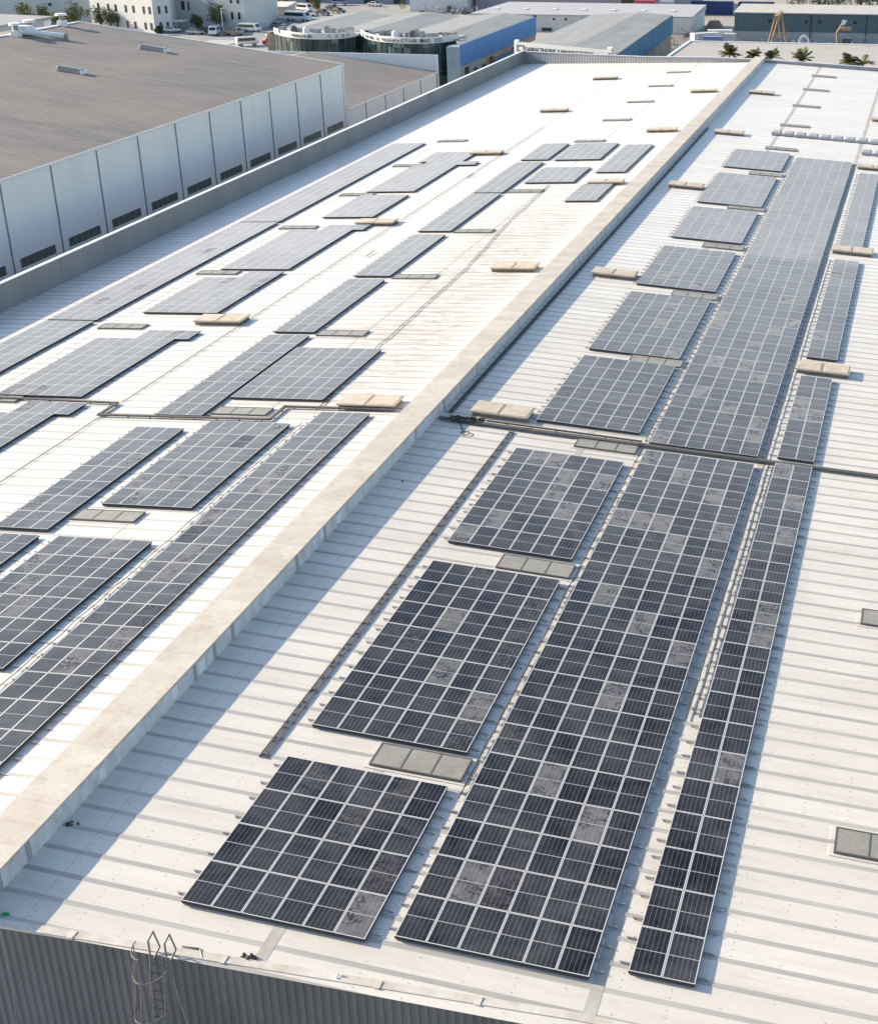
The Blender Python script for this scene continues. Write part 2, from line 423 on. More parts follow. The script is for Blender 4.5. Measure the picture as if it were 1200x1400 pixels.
# front wall, ribs modelled
gw = MB()
x = XL
while x < XR - 0.28:
    y0 = yfront(x); y1 = yfront(x + 0.28)
    zt, zt2 = rz(x) - 0.06, rz(x + 0.28) - 0.06
    s_ = 0.035
    P0 = [(x, y0 + s_), (x + 0.09, y0 + s_), (x + 0.12, y0), (x + 0.25, y0), (x + 0.28, y1 + s_)]
    vs = [(a, b + 0.06, GZ) for a, b in P0] + [(a, b + 0.06, rz(a) - 0.05) for a, b in P0]
    gw.add(vs, [(i, i + 1, 6 + i, 5 + i) for i in range(4)])
    x += 0.28
gw.build('gable_wall', MT['gw'], fac)
fl = MB()
for xa, xb in ((XL, -0.86), (0.84, 20.0), (20.0, XR)):
    ya, yb = yfront(xa), yfront(xb)
    top = [(xa, ya - 0.05, rz(xa) + 0.03), (xb, yb - 0.05, rz(xb) + 0.03), (xb, yb + 0.28, rz(xb) + 0.02), (xa, ya + 0.28, rz(xa) + 0.02)]
    bot = [(p[0], p[1], p[2] - (0.10 if i < 2 else 0.014)) for i, p in enumerate(top)]
    fl.hexa(bot, top)
fl.build('roof_flashing', MT['flash'], fac)
for xx in (1.3, 4.05, 9.0, 13.9, 17.0):
    yy = yfront(xx); clp = MB(); clp.box(xx - 0.09, yy - 0.09, rz(xx) - 0.04, xx + 0.09, yy + 0.25, rz(xx) + 0.045); clp.build('flashing_joint', MT['flash'], fac)
sw = MB()
sw.box(XR, yfront(XR), GZ, XR + 0.2, 213.3, rz(XR) - 0.02)
sw.build('side_wall', MT['gw'], fac)
# parapets
XP = -42.8
pl = MB(); pl.box(XP - 0.3, -3, GZ, XP, 222.4, -0.06); pl.build('parapet', MT['parin'], fac)
pc = MB(); pc.box(XP - 0.36, -3, -0.06, XP + 0.06, 222.5, 0.0); pc.build('parapet_coping', MT['parcap'], fac)
jt = MB()
for yy in (72.5, 133.5, 187): jt.box(XP, yy - 0.05, rz(XP), XP + 0.03, yy + 0.05, -0.06)
jt.build('joint_cover', MT['parin'], fac)
bp = MB(); bc = MB()
prof = [(-42.8, 222.0, -0.22), (-20, 217.2, -0.02), (-8, 214.8, 0.42), (0, 213.5, 0.40), (12, 213.4, -0.10), (33, 213.4, -1.1)]
for (xa, ya, za), (xb, yb, zb) in zip(prof, prof[1:]):
    bp.hexa([(xa, ya, GZ), (xb, yb, GZ), (xb, yb + 0.3, GZ), (xa, ya + 0.3, GZ)], [(xa, ya, za), (xb, yb, zb), (xb, yb + 0.3, zb), (xa, ya + 0.3, za)])
    bc.hexa([(xa, ya - 0.05, za), (xb, yb - 0.05, zb), (xb, yb + 0.35, zb), (xa, ya + 0.35, za)], [(xa, ya - 0.05, za + 0.06), (xb, yb - 0.05, zb + 0.06), (xb, yb + 0.35, zb + 0.06), (xa, ya + 0.35, za + 0.06)])
bp.build('parapet', MT['parinx'], fac); bc.build('parapet_coping', MT['parcap'], fac)

def on_slope(mb, x0, x1, y0, y1, h0, h1, mi=0):
    b = [(x0, y0, rz(x0) + h0), (x1, y0, rz(x1) + h0), (x1, y1, rz(x1) + h0), (x0, y1, rz(x0) + h0)]
    t = [(x, y, zz + h1 - h0) for x, y, zz in b]
    return mb.hexa(b, t, mi)
def skylight(x0, x1, yc, d=1.45):
    f = MB(); y0, y1 = yc - d / 2, yc + d / 2
    on_slope(f, x0, x1, y0, y0 + 0.06, 0.0, 0.125); on_slope(f, x0, x1, y1 - 0.06, y1, 0.0, 0.125)
    n = 3
    for i in range(n + 1):
        xx = x0 + (x1 - x0 - 0.05) * i / n
        on_slope(f, xx, xx + 0.05, y0 + 0.06, y1 - 0.06, 0.0, 0.122)
    o = f.build('skylight', MT['skylfr'], fac)
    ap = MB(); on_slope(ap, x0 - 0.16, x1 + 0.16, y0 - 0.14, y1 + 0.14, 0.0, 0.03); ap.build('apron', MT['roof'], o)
    g = MB(); on_slope(g, x0 + 0.03, x1 - 0.03, y0 + 0.03, y1 - 0.03, 0.0, 0.108); g.build('rooflight_sheet', MT['skyl'], o)
for yc in (9.25, 26.07, 42.05, 57.85, 74.3, 90.2, 105.9, 122.9, 138.3, 154.9, 171.3, 187, 202.1): skylight(9.6, 13.2, yc)
for yc in (9.2, 26.1): skylight(26.8, 30.4, yc)
for yc in (26.7, 42.65, 59.15, 75.0, 91.3, 109.3, 139, 155, 171, 187, 203): skylight(-13.6, -9.95, yc, 1.3)
for yc in (43.6, 60.0, 76.0, 93.0, 108.3, 124.6, 141): skylight(-31.8, -28.1, yc, 1.2)
def vent(x0, x1, yc):
    y0, y1 = yc - 0.95, yc + 0.95
    b = MB(); on_slope(b, x0 + 0.12, x1 - 0.12, y0 + 0.12, y1 - 0.12, 0.0, 0.27)
    o = b.build('roof_vent', MT['ventside'], fac)
    xm = (x0 + x1) / 2
    for a, c in ((x0, xm - 0.03), (xm + 0.03, x1)):
        l = MB(); on_slope(l, a, c, y0, y1, 0.27, 0.36)
        on_slope(l, a + 0.1, c - 0.1, y0 + 0.1, y1 - 0.1, 0.36, 0.385)
        l.build('lid', MT['lid'], o)
for yc in (44.9, 77.6, 113.0, 145.3, 179.4): vent(2.55, 6.15, yc)
for yc in (60.0, 93.0, 131.5, 164.5): vent(20.6, 24.2, yc)
for yc in (44.6, 77.7, 113.0, 145.5, 179.6): vent(-5.95, -2.15, yc)
for yc in (61.7, 94.6, 131.4, 164.0, 197.2): vent(-24.5, -20.6, yc)

# ------------------------------------------------------------------ solar arrays
PW, PL = 1.05, 2.10
def panel_mesh(name, glass, w=1.03, l=2.08, e=0.028):
    m = MB(); t = 0.0; b = -0.10
    m.add([(0, 0, t), (w, 0, t), (w, l, t), (0, l, t), (e, e, t), (w - e, e, t), (w - e, l - e, t), (e, l - e, t), (0, 0, b), (w, 0, b), (w, l, b), (0, l, b)],
          [(0, 1, 5, 4), (1, 2, 6, 5), (2, 3, 7, 6), (3, 0, 4, 7), ], 0)
    m.add([(0, 0, t - .012), (w, 0, t - .012), (w, l, t - .012), (0, l, t - .012), (0, 0, b), (w, 0, b), (w, l, b), (0, l, b)], [(0, 4, 5, 1), (1, 5, 6, 2), (2, 6, 7, 3), (3, 7, 4, 0), (7, 6, 5, 4)], 2)
    m.add([(0, 0, t), (w, 0, t), (w, l, t), (0, l, t), (0, 0, t - .012), (w, 0, t - .012), (w, l, t - .012), (0, l, t - .012)], [(0, 4, 5, 1), (1, 5, 6, 2), (2, 6, 7, 3), (3, 7, 4, 0)], 0)
    m.add([(e, e, t), (w - e, e, t), (w - e, l - e, t), (e, l - e, t)], [(0, 1, 2, 3)], 1)
    me = bpy.data.meshes.new(name)
    me.from_pydata(m.v, [], m.f); me.materials.append(MT['alu']); me.materials.append(glass); me.materials.append(MT['under'])
    me.polygons.foreach_set('material_index', m.m); me.update()
    return me
MT['under'] = mat('panel_underside_shade', (0.03, 0.03, 0.035), 0.7)  # near-black sides and back, made deep to carry the shade beneath the panels
PM = {k: panel_mesh('solar_panel_' + k, MT['g_' + k]) for k in ('film', 'dusty', 'streak')}
DUSTY = set(); STREAK = set()
def roofpt(px, py, side):
    d = fwd + rt2 * ((px - 765.53) / 1930.035) - up2 * ((py - 738.97) / 1930.035)
    C = M.translation; n = Vector((S if side > 0 else -S, 0, 1))
    t = (0.2 - n.dot(C)) / n.dot(d); P = C + d * t
    return P.x, P.y
DR = [(923, 743), (971, 775), (847, 706.5), (902.5, 714), (827, 810), (931.7, 649.6), (975, 677), (888, 625), (879, 848), (1067, 645), (1086, 687.5), (1045, 833), (1039, 871.5), (993.5, 1050),
      (491.7, 1266.7), (606.8, 917.3), (734, 622.7), (772.7, 652), (761, 671.7), (772.7, 696), (635, 723), (828.7, 657.7), (995.8, 559), (1035.5, 582), (1030, 599), (959, 539.3), (979, 497), (1038, 516.7), (1030, 475.6), (1112, 567.7),
      (1057.5, 452.5), (1025, 473.7), (977.5, 442.5), (1080, 410), (1117.5, 462.5), (835, 955), (750, 1066), (810, 1128), (640, 1205), (876, 855), (915, 892), (654.3, 955)]
SR = [(530, 1193), (436.7, 1056.7), (473, 1126.7), (657.5, 787.5), (689, 892), (562.5, 869.8), (727, 857), (730, 825.5), (746, 794), (695, 1010), (700, 1210), (870, 740), (905, 735), (626, 1009), (560, 1080)]
DL = [(156, 745), (235.7, 782.3), (30, 824), (42, 789), (168, 871), (102.7, 899), (49, 766), (431.5, 622), (361.5, 662.5), (190, 655.5), (228.5, 659), (179.5, 624), (379, 585.5)]
SL = [(333.5, 601), (240, 740), (330, 655), (200, 833), (120, 840)]
DUST_R = [roofpt(a, b, 1) for a, b in DR]; STR_R = [roofpt(a, b, 1) for a, b in SR]
DUST_L = [roofpt(a, b, -1) for a, b in DL]; STR_L = [roofpt(a, b, -1) for a, b in SL]
c_ = math.cos(TH)
GRP = 'solar panel blocks laid out on the factory roof'
railmat = MT['steel']
rail_cache = {}
def rail_mesh(w):
    if w not in rail_cache:
        m = MB()
        m.box(-0.36, -0.02, 0.04, w + 0.36, 0.02, 0.09)
        for xx in (-0.3, w + 0.26): m.box(xx - 0.02, -0.03, 0.0, xx + 0.02, 0.03, 0.04)
        me = bpy.data.meshes.new('mounting_rail'); me.from_pydata(m.v, [], m.f); me.materials.append(railmat); me.update()
        rail_cache[w] = me
    return rail_cache[w]
def array(x0, y0, rows, label, side, keep=None, stuff_after=None):
    """rows: list of (first column, number of columns) from the near edge upward; x0 = left edge measured on plan"""
    sgn = 1 if side == 'R' else -1
    rot = (0, TH * sgn, 0)
    A = thing('solar_array', label, 'solar array', (x0, y0, rz(x0)), GRP, rot)
    D = DUST_R if side == 'R' else DUST_L; T = STR_R if side == 'R' else STR_L
    cnt = 0; rest = MB()
    L_ = len(rows) * PL; n0 = rows[0][1]
    if not (x0 < -37 and y0 > 50): MB().box(0.02, 0.03, 0.02, n0 * PW - 0.04, 0.09, 0.098).build('shade_strip', MT['darksteel'], A, local=True)  # strip added under the near edge to darken the gap below the panels
    if len(set(rows)) == 1:
        MB().box(n0 * PW - 0.10, 0.1, 0.02, n0 * PW - 0.04, L_ - 0.1, 0.098).build('shade_strip', MT['darksteel'], A, local=True)  # same added dark strip down the right side
    for j, (c0, nc) in enumerate(rows):
        yc = y0 + j * PL + 1.05
        for i in range(c0, c0 + nc):
            xc = x0 + (i * PW + 0.5) * c_
            lab = None
            r = random.random()
            if any(abs(a - xc) < 0.52 and abs(b - yc) < 1.04 for a, b in D): kind = 'dusty'; lab = 'dust covered grey panel'
            elif any(abs(a - xc) < 0.52 and abs(b - yc) < 1.04 for a, b in T): kind = 'streak'; lab = 'panel smeared with dust streaks'
            else: kind = 'film'
            if 14 < yc < 86 and kind == 'film' and r > (0.955 if yc > 30 else 0.975): kind = 'dusty'
            if stuff_after is not None and cnt >= stuff_after:
                w, l, e = 1.03, 2.08, 0.028; ox, oy = i * PW, j * PL; t, b = 0.2, 0.10
                V = [(0, 0, t), (w, 0, t), (w, l, t), (0, l, t), (e, e, t), (w - e, e, t), (w - e, l - e, t), (e, l - e, t), (0, 0, b), (w, 0, b), (w, l, b), (0, l, b)]
                V = [(a + ox, bb + oy, cc) for a, bb, cc in V]
                rest.add(V, [(0, 1, 5, 4), (1, 2, 6, 5), (2, 3, 7, 6), (3, 0, 4, 7), (0, 8, 9, 1), (1, 9, 10, 2), (2, 10, 11, 3), (3, 11, 8, 0), (11, 10, 9, 8)], 0)
                rest.add(V[4:8], [(0, 1, 2, 3)], {'dusty': 2}.get(kind, 1))
            else:
                o = bpy.data.objects.new('solar_panel', PM[kind]); COL.objects.link(o); o.parent = A
                o.location = (i * PW, j * PL, 0.2)
                if lab: o['label'] = lab
            cnt += 1
        if stuff_after is None or True:
            for fy in (0.45, 1.60):
                o = bpy.data.objects.new('mounting_rail', rail_mesh(round(nc * PW, 3))); COL.objects.link(o); o.parent = A
                o.location = (c0 * PW, j * PL + fy, 0)
    if rest.f:
        o = rest.build('solar_panels', [MT['alu'], MT['g_film'], MT['g_dusty']], A, local=True)
        o['kind'] = 'stuff'
    return A
def full(n, c): return [(0, c)] * n
# right slope, inner row of blocks, from the front edge backwards
array(6.60, -0.42, full(4, 6), 'nearest six by four solar block at the front roof edge right of the caged ladder', 'R')
array(6.62, 10.20, full(7, 6), 'six by seven solar block, second from the front edge beside the dark cable ladder', 'R')
array(6.62, 27.15, full(6, 6), 'six wide solar block just in front of the dark cable trunking across the right roof', 'R')
array(6.58, 44.40, full(6, 6), 'solar block behind the dark trunking, right of the beige vent box by the ridge', 'R')
array(6.55, 58.55, full(7, 6), 'fifth solar block from the front in the inner right row, by a grey rooflight', 'R')
array(6.50, 75.60, full(6, 6), 'solar block beside second vent box right of the ridge, pale far half, dark near half', 'R')
array(6.50, 91.60, full(6, 6), 'pale solar block third from the back of the inner right row', 'R')
array(6.50, 106.4, full(7, 6), 'pale solar block second from the back in the inner right row', 'R')
array(6.50, 124.7, full(5, 6), 'rearmost pale solar block of the inner right row, only five panels deep', 'R')
array(13.70, 0.0, full(20, 6), 'longest near solar block on the right slope, six by twenty with several dusty panels', 'R', stuff_after=100)
array(13.70, 43.2, full(43, 6), 'very long six wide solar block behind the trunking on the right slope', 'R', stuff_after=100)
array(21.08, 0.62, full(20, 2), 'narrow two wide solar strip in the right foreground', 'R')
array(21.08, 43.55, full(7, 2), 'short two wide solar strip between the dark trunking and the beige vent box at right', 'R')
array(21.08, 62.3, full(13, 2), 'two wide solar strip between the two beige vent boxes at the right edge', 'R')
array(21.08, 94.2, full(16, 2), 'farthest two wide solar strip at the right edge of the roof', 'R')
# left slope
array(-6.50, 0.70, full(20, 3), 'long three wide solar strip running beside the ridge in the left foreground', 'L')
array(-12.85, 11.25, full(6, 5), 'five wide dark solar block at the lower left edge of the photo', 'L')
array(-12.85, 27.95, full(6, 5), 'five wide solar block in front of the grey rooflight left of the ridge strip', 'L')
array(-17.05, 24.5, full(7, 3), 'three wide solar strip left of the five wide block, reaching the photo edge', 'L')
array(-17.05, 11.2, full(6, 3), 'three wide solar strip cut by the left edge, only its far end visible', 'L')
array(-30.10, 30.35, full(5, 6) + [(3, 4)], 'solar block at the left edge just below the cable trunking, with a notched top row', 'L')
array(-30.15, 44.15, full(6, 6) + [(3, 4)], 'large solar block above the trunking at left whose top row steps right', 'L')
array(-17.05, 41.4, full(8, 3), 'three wide solar strip starting at the trunking left of the six by five block', 'L')
array(-13.62, 44.85, full(5, 6), 'six wide five deep solar block beside the beige vent box left of the ridge', 'L')
array(-17.05, 59.0, full(7, 3), 'second three wide solar strip up the middle of the left slope, above a grey rooflight', 'L')
array(-17.05, 74.8, full(7, 3), 'third three wide solar strip up the middle of the left slope', 'L')
array(-17.05, 90.9, full(8, 3), 'fourth three wide solar strip up the middle left slope, beside the rusty sheets', 'L')
array(-17.05, 108.2, full(8, 3), 'fifth three wide solar strip up the middle left slope, beside the notched block', 'L')
array(-12.90, 113.2, full(4, 5), 'pale solar block with a notched near edge behind the rusty roof sheets', 'L')
array(-17.00, 126.5, full(5, 3), 'small three wide solar block ending the middle strip at the back', 'L')
array(-12.95, 126.2, full(5, 5), 'rearmost five wide solar block between two narrow blocks on the left slope', 'L')
array(-6.40, 118.5, full(8, 3), 'three wide solar block near the ridge at the back, behind a vent box', 'L')
array(-6.25, 103.8, full(4, 3), 'small three by four solar block near the ridge in front of a vent box', 'L')
array(-30.15, 63.5, full(5, 6) + [(3, 3)], 'outer left solar block with its top left corner left out around a rooflight', 'L')
array(-30.10, 76.8, full(7, 6) + [(3, 4)], 'long outer left solar block whose last row juts out to the right', 'L')
array(-29.10, 97.0, full(5, 5), 'five wide outer left solar block just behind the second vent box', 'L')
array(-29.15, 109.2, full(7, 5) + [(1, 6)] + [(0, 5)] * 3, 'farthest outer solar block of the left slope with two notches on its right side', 'L')
array(-37.10, 37.8, full(11, 4), 'nearest length of the four wide solar strip along the left parapet', 'L')
array(-37.10, 61.2, full(16, 4), 'middle length of the four wide solar strip along the left parapet', 'L')
array(-37.10, 95.1, full(21, 4), 'farthest length of the four wide solar strip along the left parapet', 'L')

# ------------------------------------------------------------------ cable ladders, trays, cables, loose items
def cable_ladder(name, label, x0, x1, y0, y1, h, rung=1.2, mt=None, r=0.022):
    o = thing(name, label, 'cable tray', ((x0 + x1) / 2, y0, rz((x0 + x1) / 2)))
    for xx in (x0, x1):
        MB().box(xx - r, y0, rz(xx) + h, xx + r, y1, rz(xx) + h + (0.055 if r > .025 else 0.05)).build('side_rail', mt or MT['darksteel'], o)
    y = y0 + 0.2
    while y < y1:
        m = MB(); m.box(x0 + r, y - 0.04, rz(x0) + h + 0.01, x1 - r, y + 0.04, rz(x0) + h + 0.05)
        m.build('rung', mt or MT['darksteel'], o); y += rung
    return o
cable_ladder('cable_ladder', 'long dark cable ladder between the ridge shadow and the near solar blocks', 5.53, 5.77, 7.8, 42.3, 0.02, 0.95, None, 0.026)
o = cable_ladder('cable_tray', 'dark cable tray hugging the foot of the ridge cap in its shadow', 1.2, 1.42, 43.9, 148, 0.06, 2.3)
cb = MB()
for q in range(3):
    cb.path([(1.26 + q * 0.05, y, rz(1.4) + 0.13 + 0.01 * math.sin(y * 3 + q)) for y in range(44, 149, 4)], 0.022)
cb.build('cables', MT['cable'], o)
def trunk(label, pts, w=0.32, h=0.09, name='cable_trunking', mt=None, lift=0.10):
    o = thing(name, label, 'cable trunking', (pts[0][0], pts[0][1], rz(pts[0][0])))
    a = MB(); f = MB()
    for (xa, ya), (xb, yb) in zip(pts, pts[1:]):
        d = Vector((xb - xa, yb - ya)); n = Vector((-d.y, d.x)).normalized() * w / 2
        d = d.normalized() * (w / 2 - 0.002)
        P = [(xa - d.x - n.x, ya - d.y - n.y), (xb + d.x - n.x, yb + d.y - n.y), (xb + d.x + n.x, yb + d.y + n.y), (xa - d.x + n.x, ya - d.y + n.y)]
        a.hexa([(p[0], p[1], rz(p[0]) + lift) for p in P], [(p[0], p[1], rz(p[0]) + lift + h) for p in P])
        L = math.hypot(xb - xa, yb - ya); k = 0.5
        while k < L:
            cx = xa + (xb - xa) * k / L; cy = ya + (yb - ya) * k / L
            f.box(cx - 0.04, cy - 0.04, rz(cx), cx + 0.04, cy + 0.04, rz(cx) + lift); k += 1.5
    a.build('trough', mt or MT['darksteel'], o); f.build('feet', MT['steel'], o)
    return o
trunk('dark cable trunking crossing the whole right slope from the ridge', [(1.2, 42.75), (6.5, 42.7), (13.3, 42.75), (33, 42.85)], 0.34)
trunk('second thinner cable line running just in front of the trunking on the right slope', [(1.6, 43.25), (13.2, 43.25)], 0.12, 0.08)
trunk('dark stepped cable trunking crossing the left slope beside the grey rooflight', [(-2.2, 43.55), (-9.3, 43.55), (-9.3, 41.25), (-20.8, 41.1), (-20.8, 43.3), (-33, 43.75)], 0.22)
def cable(label, pts, r=0.03, side=1, wob=0.05, h=0.085, name='cable'):
    P = []
    for (xa, ya), (xb, yb) in zip(pts, pts[1:]):
        L = math.hypot(xb - xa, yb - ya); n = max(2, int(L / 1.1))
        for i in range(n):
            t = i / n; x = xa + (xb - xa) * t + random.uniform(-wob, wob); y = ya + (yb - ya) * t
            P.append((x, y, rz(x) + h))
    P.append((pts[-1][0], pts[-1][1], rz(pts[-1][0]) + h))
    m = MB(); m.path(P, r, 5)
    o = m.build(name, MT['cable'], None, loc=(pts[0][0], pts[0][1], rz(pts[0][0])))
    return tag(o, label, 'cable')
cable('thin cable running up the gap between the six wide blocks and the longest near block', [(13.42, 7.5), (13.42, 42.5)], 0.022, wob=0.06)
cable('thin cable running behind the trunking between the inner blocks and the very long block', [(13.42, 43), (13.42, 131)], 0.022, wob=0.05)
cable('cable beside the narrow strip in the gap right of the longest near block', [(20.5, 15.2), (20.5, 42.5)], 0.022, wob=0.03)
cable('second cable close to the narrow right strip in the same gap', [(20.78, 15.6), (20.78, 42.5)], 0.022, wob=0.03)
cable('cable in the gap right of the very long block behind the trunking', [(20.5, 43.2), (20.5, 90)], 0.022, wob=0.03)
cable('wavering dark cable down the lap seam in the middle of the left slope', [(-20.6, 26), (-20.65, 41)], 0.018, wob=0.04)
cable('long dark cable along the outer lap seam of the left slope beyond the trunking', [(-20.65, 43.6), (-20.4, 150)], 0.018, wob=0.04)
cable('wavy cable between the three wide ridge strip and the five wide blocks', [(-6.95, 8), (-7.05, 41)], 0.02, wob=0.08)
cable('dark wavy cable crossing the rusty roof sheets on the left slope', [(-7.15, 43.8), (-8.0, 57), (-8.3, 77), (-9.6, 96), (-10.0, 112)], 0.028, wob=0.07)
# tangle at the ridge
m = MB()
for q in range(6):
    P = []; a0 = random.uniform(0, 6)
    for i in range(22):
        a = a0 + i * 0.42
        x = 1.75 + q * 0.28 + 0.35 * math.cos(a) + i * 0.025; y = 42.9 + 0.35 * math.sin(a * 1.3)
        P.append((x, y, rz(x) + 0.18 + 0.08 * math.sin(a * 2 + q)))
    m.path(P, 0.035, 5)
tag(m.build('cable_bundle', MT['cable'], None, loc=(2, 42.9, rz(2))), 'tangled black cables at the foot of the ridge beside the vent box', 'cables')
m = MB(); P = [(2.3, 42.5, rz(2.3) + .1), (2.7, 41.9, rz(2.7) + .06), (2.9, 41.3, rz(2.9) + .05)]
for i in range(14):
    a = i * 0.48; P.append((3.15 + 0.28 * math.cos(a + 3), 41.1 + 0.3 * math.sin(a + 3), rz(3.1) + 0.06))
m.path(P, 0.03, 5)
tag(m.build('cable_loop', MT['cable'], None, loc=(2.7, 41.8, rz(2.7))), 'loose black cable loop lying in the ridge shadow in front of the tangle', 'cable')
# bundles far right
bm = weathered('grey_wrap', (0.40, 0.40, 0.42), (0.28, 0.28, 0.29), 0.5, 1.0, 0.6)
protob = None
def bundle_mesh():
    m = MB()
    m.hexa([(-0.58, -0.9, 0.1), (0.58, -0.9, 0.1), (0.58, 0.9, 0.1), (-0.58, 0.9, 0.1)], [(-0.58, -0.9, 0.36), (0.58, -0.9, 0.36), (0.58, 0.9, 0.36), (-0.58, 0.9, 0.36)])
    m.hexa([(-0.52, -0.84, 0.36), (0.52, -0.84, 0.36), (0.52, 0.84, 0.36), (-0.52, 0.84, 0.36)], [(-0.46, -0.76, 0.42), (0.46, -0.76, 0.42), (0.46, 0.76, 0.42), (-0.46, 0.76, 0.42)])
    for xx in (-0.5, 0.4): m.box(xx, -0.85, 0.0, xx + 0.1, 0.85, 0.1)
    return m
for i in range(12):
    x = 9.85 + i * 1.5
    if protob is None:
        protob = bundle_mesh().build('wrapped_bundle', bm, None, loc=(0, 0, 0)); o = protob
    else:
        o = protob.copy(); COL.objects.link(o)
    o.location = (x, 147.9 - i * 0.03, rz(x)); o.rotation_euler = (0, TH, 0)
    tag(o, 'grey flat bundle in the long row across the far end of the right slope', 'bundle', 'grey bundles in the long row')
for i in range(3):
    x = 21.2 + i * 1.5
    o = protob.copy(); COL.objects.link(o); o.location = (x, 140.2, rz(x)); o.rotation_euler = (0, TH, 0)
    tag(o, 'grey flat bundle in the short row in front of the long row of bundles', 'bundle', 'grey bundles in the short row')
# thin aluminium rail offcuts, debris
m = MB(); m.box(-0.9, -0.025, 0, 0.9, 0.025, 0.05)
o = m.build('loose_rail', MT['darksteel'], None, loc=(0, 0, 0)); o.location = (-18.6, 82.5, rz(18.6) + 0.11); o.rotation_euler = (0, -TH, R(88))
tag(o, 'thin loose rail lying alone on the white left slope beside the outer lap seam', 'rail')
o2 = o.copy(); COL.objects.link(o2); o2.location = (-20.3, 117.5, rz(20.3) + 0.11); o2.rotation_euler = (0, -TH, R(80))
tag(o2, 'short loose dark rail lying far up on the left slope near the seam', 'rail')
def debris(x, y, s, label, col, n=9):
    m = MB()
    for i in range(n):
        a, b = random.uniform(-s, s), random.uniform(-s * .6, s * .6); r = random.uniform(.2, .5) * s
        pts = []
        for kx in range(5):
            t = 2 * math.pi * kx / 5 + random.uniform(-.3, .3); pts.append((x + a + r * math.cos(t), y + b + r * .7 * math.sin(t)))
        m.hexa([(p[0], p[1], rz(p[0]) + .0) for p in pts], [(x + a + (p[0] - x - a) * .5, y + b + (p[1] - y - b) * .5, rz(p[0]) + random.uniform(.04, .12)) for p in pts])
    tag(m.build('debris', mat('debris', col, 0.9), None, loc=(x, y, rz(x))), label, 'debris')
debris(9.7, -2.0, 0.2, 'small dark heap of rubbish on the front roof edge right of the ladder', (0.08, 0.06, 0.05))
debris(12.55, -2.0, 0.16, 'small white scrap lying on the front roof edge below the nearest solar block', (0.8, 0.8, 0.8), 5)
debris(1.1, 2.2, 0.22, 'dark leaves caught in the corner at the foot of the ridge cap', (0.06, 0.06, 0.05), 8)
debris(1.45, -2.4, 0.2, 'bright green scrap of netting at the front roof corner beside the ridge', (0.02, 0.28, 0.12), 5)
debris(8.35, 4.2, 0.09, 'tiny dark scrap on the white roof left of the nearest solar block', (0.05, 0.05, 0.05), 3)
debris(2.05, 33.5, 0.1, 'tiny black scrap in the ridge shadow below the cable tangle', (0.02, 0.02, 0.02), 3)

# caged ladder on the gable wall
lad = thing('caged_ladder', 'grey steel ladder with hoop cage rising above the front roof edge', 'ladder', (7.0, -2.95, GZ))
st = weathered('ladder_steel', (0.19, 0.18, 0.17), (0.11, 0.09, 0.08), 0.6, 2.0, 0.5); r = 0.03
zt = 0.42
def ly(z): return -2.98 + 0.2 * max(-2.6, min(z, 0))
XA, XB = 6.92, 7.47
for xx in (XA, XB):
    m = MB(); m.path([(xx, ly(-3), GZ), (xx, ly(-3), -2.6), (xx, -2.98, 0), (xx, -2.98, zt), (xx + .02, -2.68, zt + .12)], r)
    m.path([(xx + .02, -2.68, zt + .12), (xx + 0.05, -2.5, -0.2)], r); m.path([(xx + 0.05, -2.5, -0.2), (xx, -2.8, -0.4)], r)
    m.build('stile', st, lad)
zz = GZ + 0.3
while zz < -0.3:
    m = MB(); m.rod((XA, ly(zz), zz), (XB, ly(zz), zz), 0.022); m.build('rung', MT['darksteel'], lad); zz += 0.3
def hoop(zc, n=14):
    pts = []
    for i in range(n + 1):
        a = math.pi * (1.0 - i / n)
        pts.append((7.05 + 0.50 * math.cos(a) - 0.07, ly(zc) - 0.72 * math.sin(a), zc))
    return pts
for zc in (-0.55, -1.9, -3.3, -4.7, -6.1, -7.4):
    MB().path(hoop(zc), 0.022, 5).build('hoop', st, lad)
MB().path(hoop(0.3, 14)[:8], 0.022, 5).build('hoop', st, lad)
for i in (1, 4, 7, 10, 13):
    top = 0.3 if i < 7 else -0.5
    q = [(hoop(z_)[i][0], hoop(z_)[i][1], z_) for z_ in (-7.5, -2.6, 0.0 if top > 0 else -0.5)] + ([(hoop(top)[i][0], hoop(top)[i][1], top)] if top > 0 else [])
    MB().path(q, 0.02, 5).build('cage_bar', st, lad)
MB().path([(7.55, -2.2, -0.35), (8.1, -2.1, -0.4), (8.35, -2.45, -0.42)], 0.025).build('brace', st, lad)
m = MB(); m.path([(1.75, -3.03, -0.2), (1.72, -3.04, -2.5), (1.4, -3.04, -6), (1.3, -3.04, -9)], 0.015, 5)
tag(m.build('hanging_wire', MT['steel'], None, loc=(1.75, -3.03, -0.2)), 'thin pale wire hanging down the gable wall left of the ladder', 'wire')
m = MB(); m.path([(7.55, -2.93, -1.0), (7.7, -3.0, -1.9), (7.85, -3.0, -2.8)], 0.018, 5)
tag(m.build('hanging_wire', MT['steel'], None, loc=(7.55, -2.93, -1)), 'short wire hanging down the gable wall right of the ladder', 'wire')

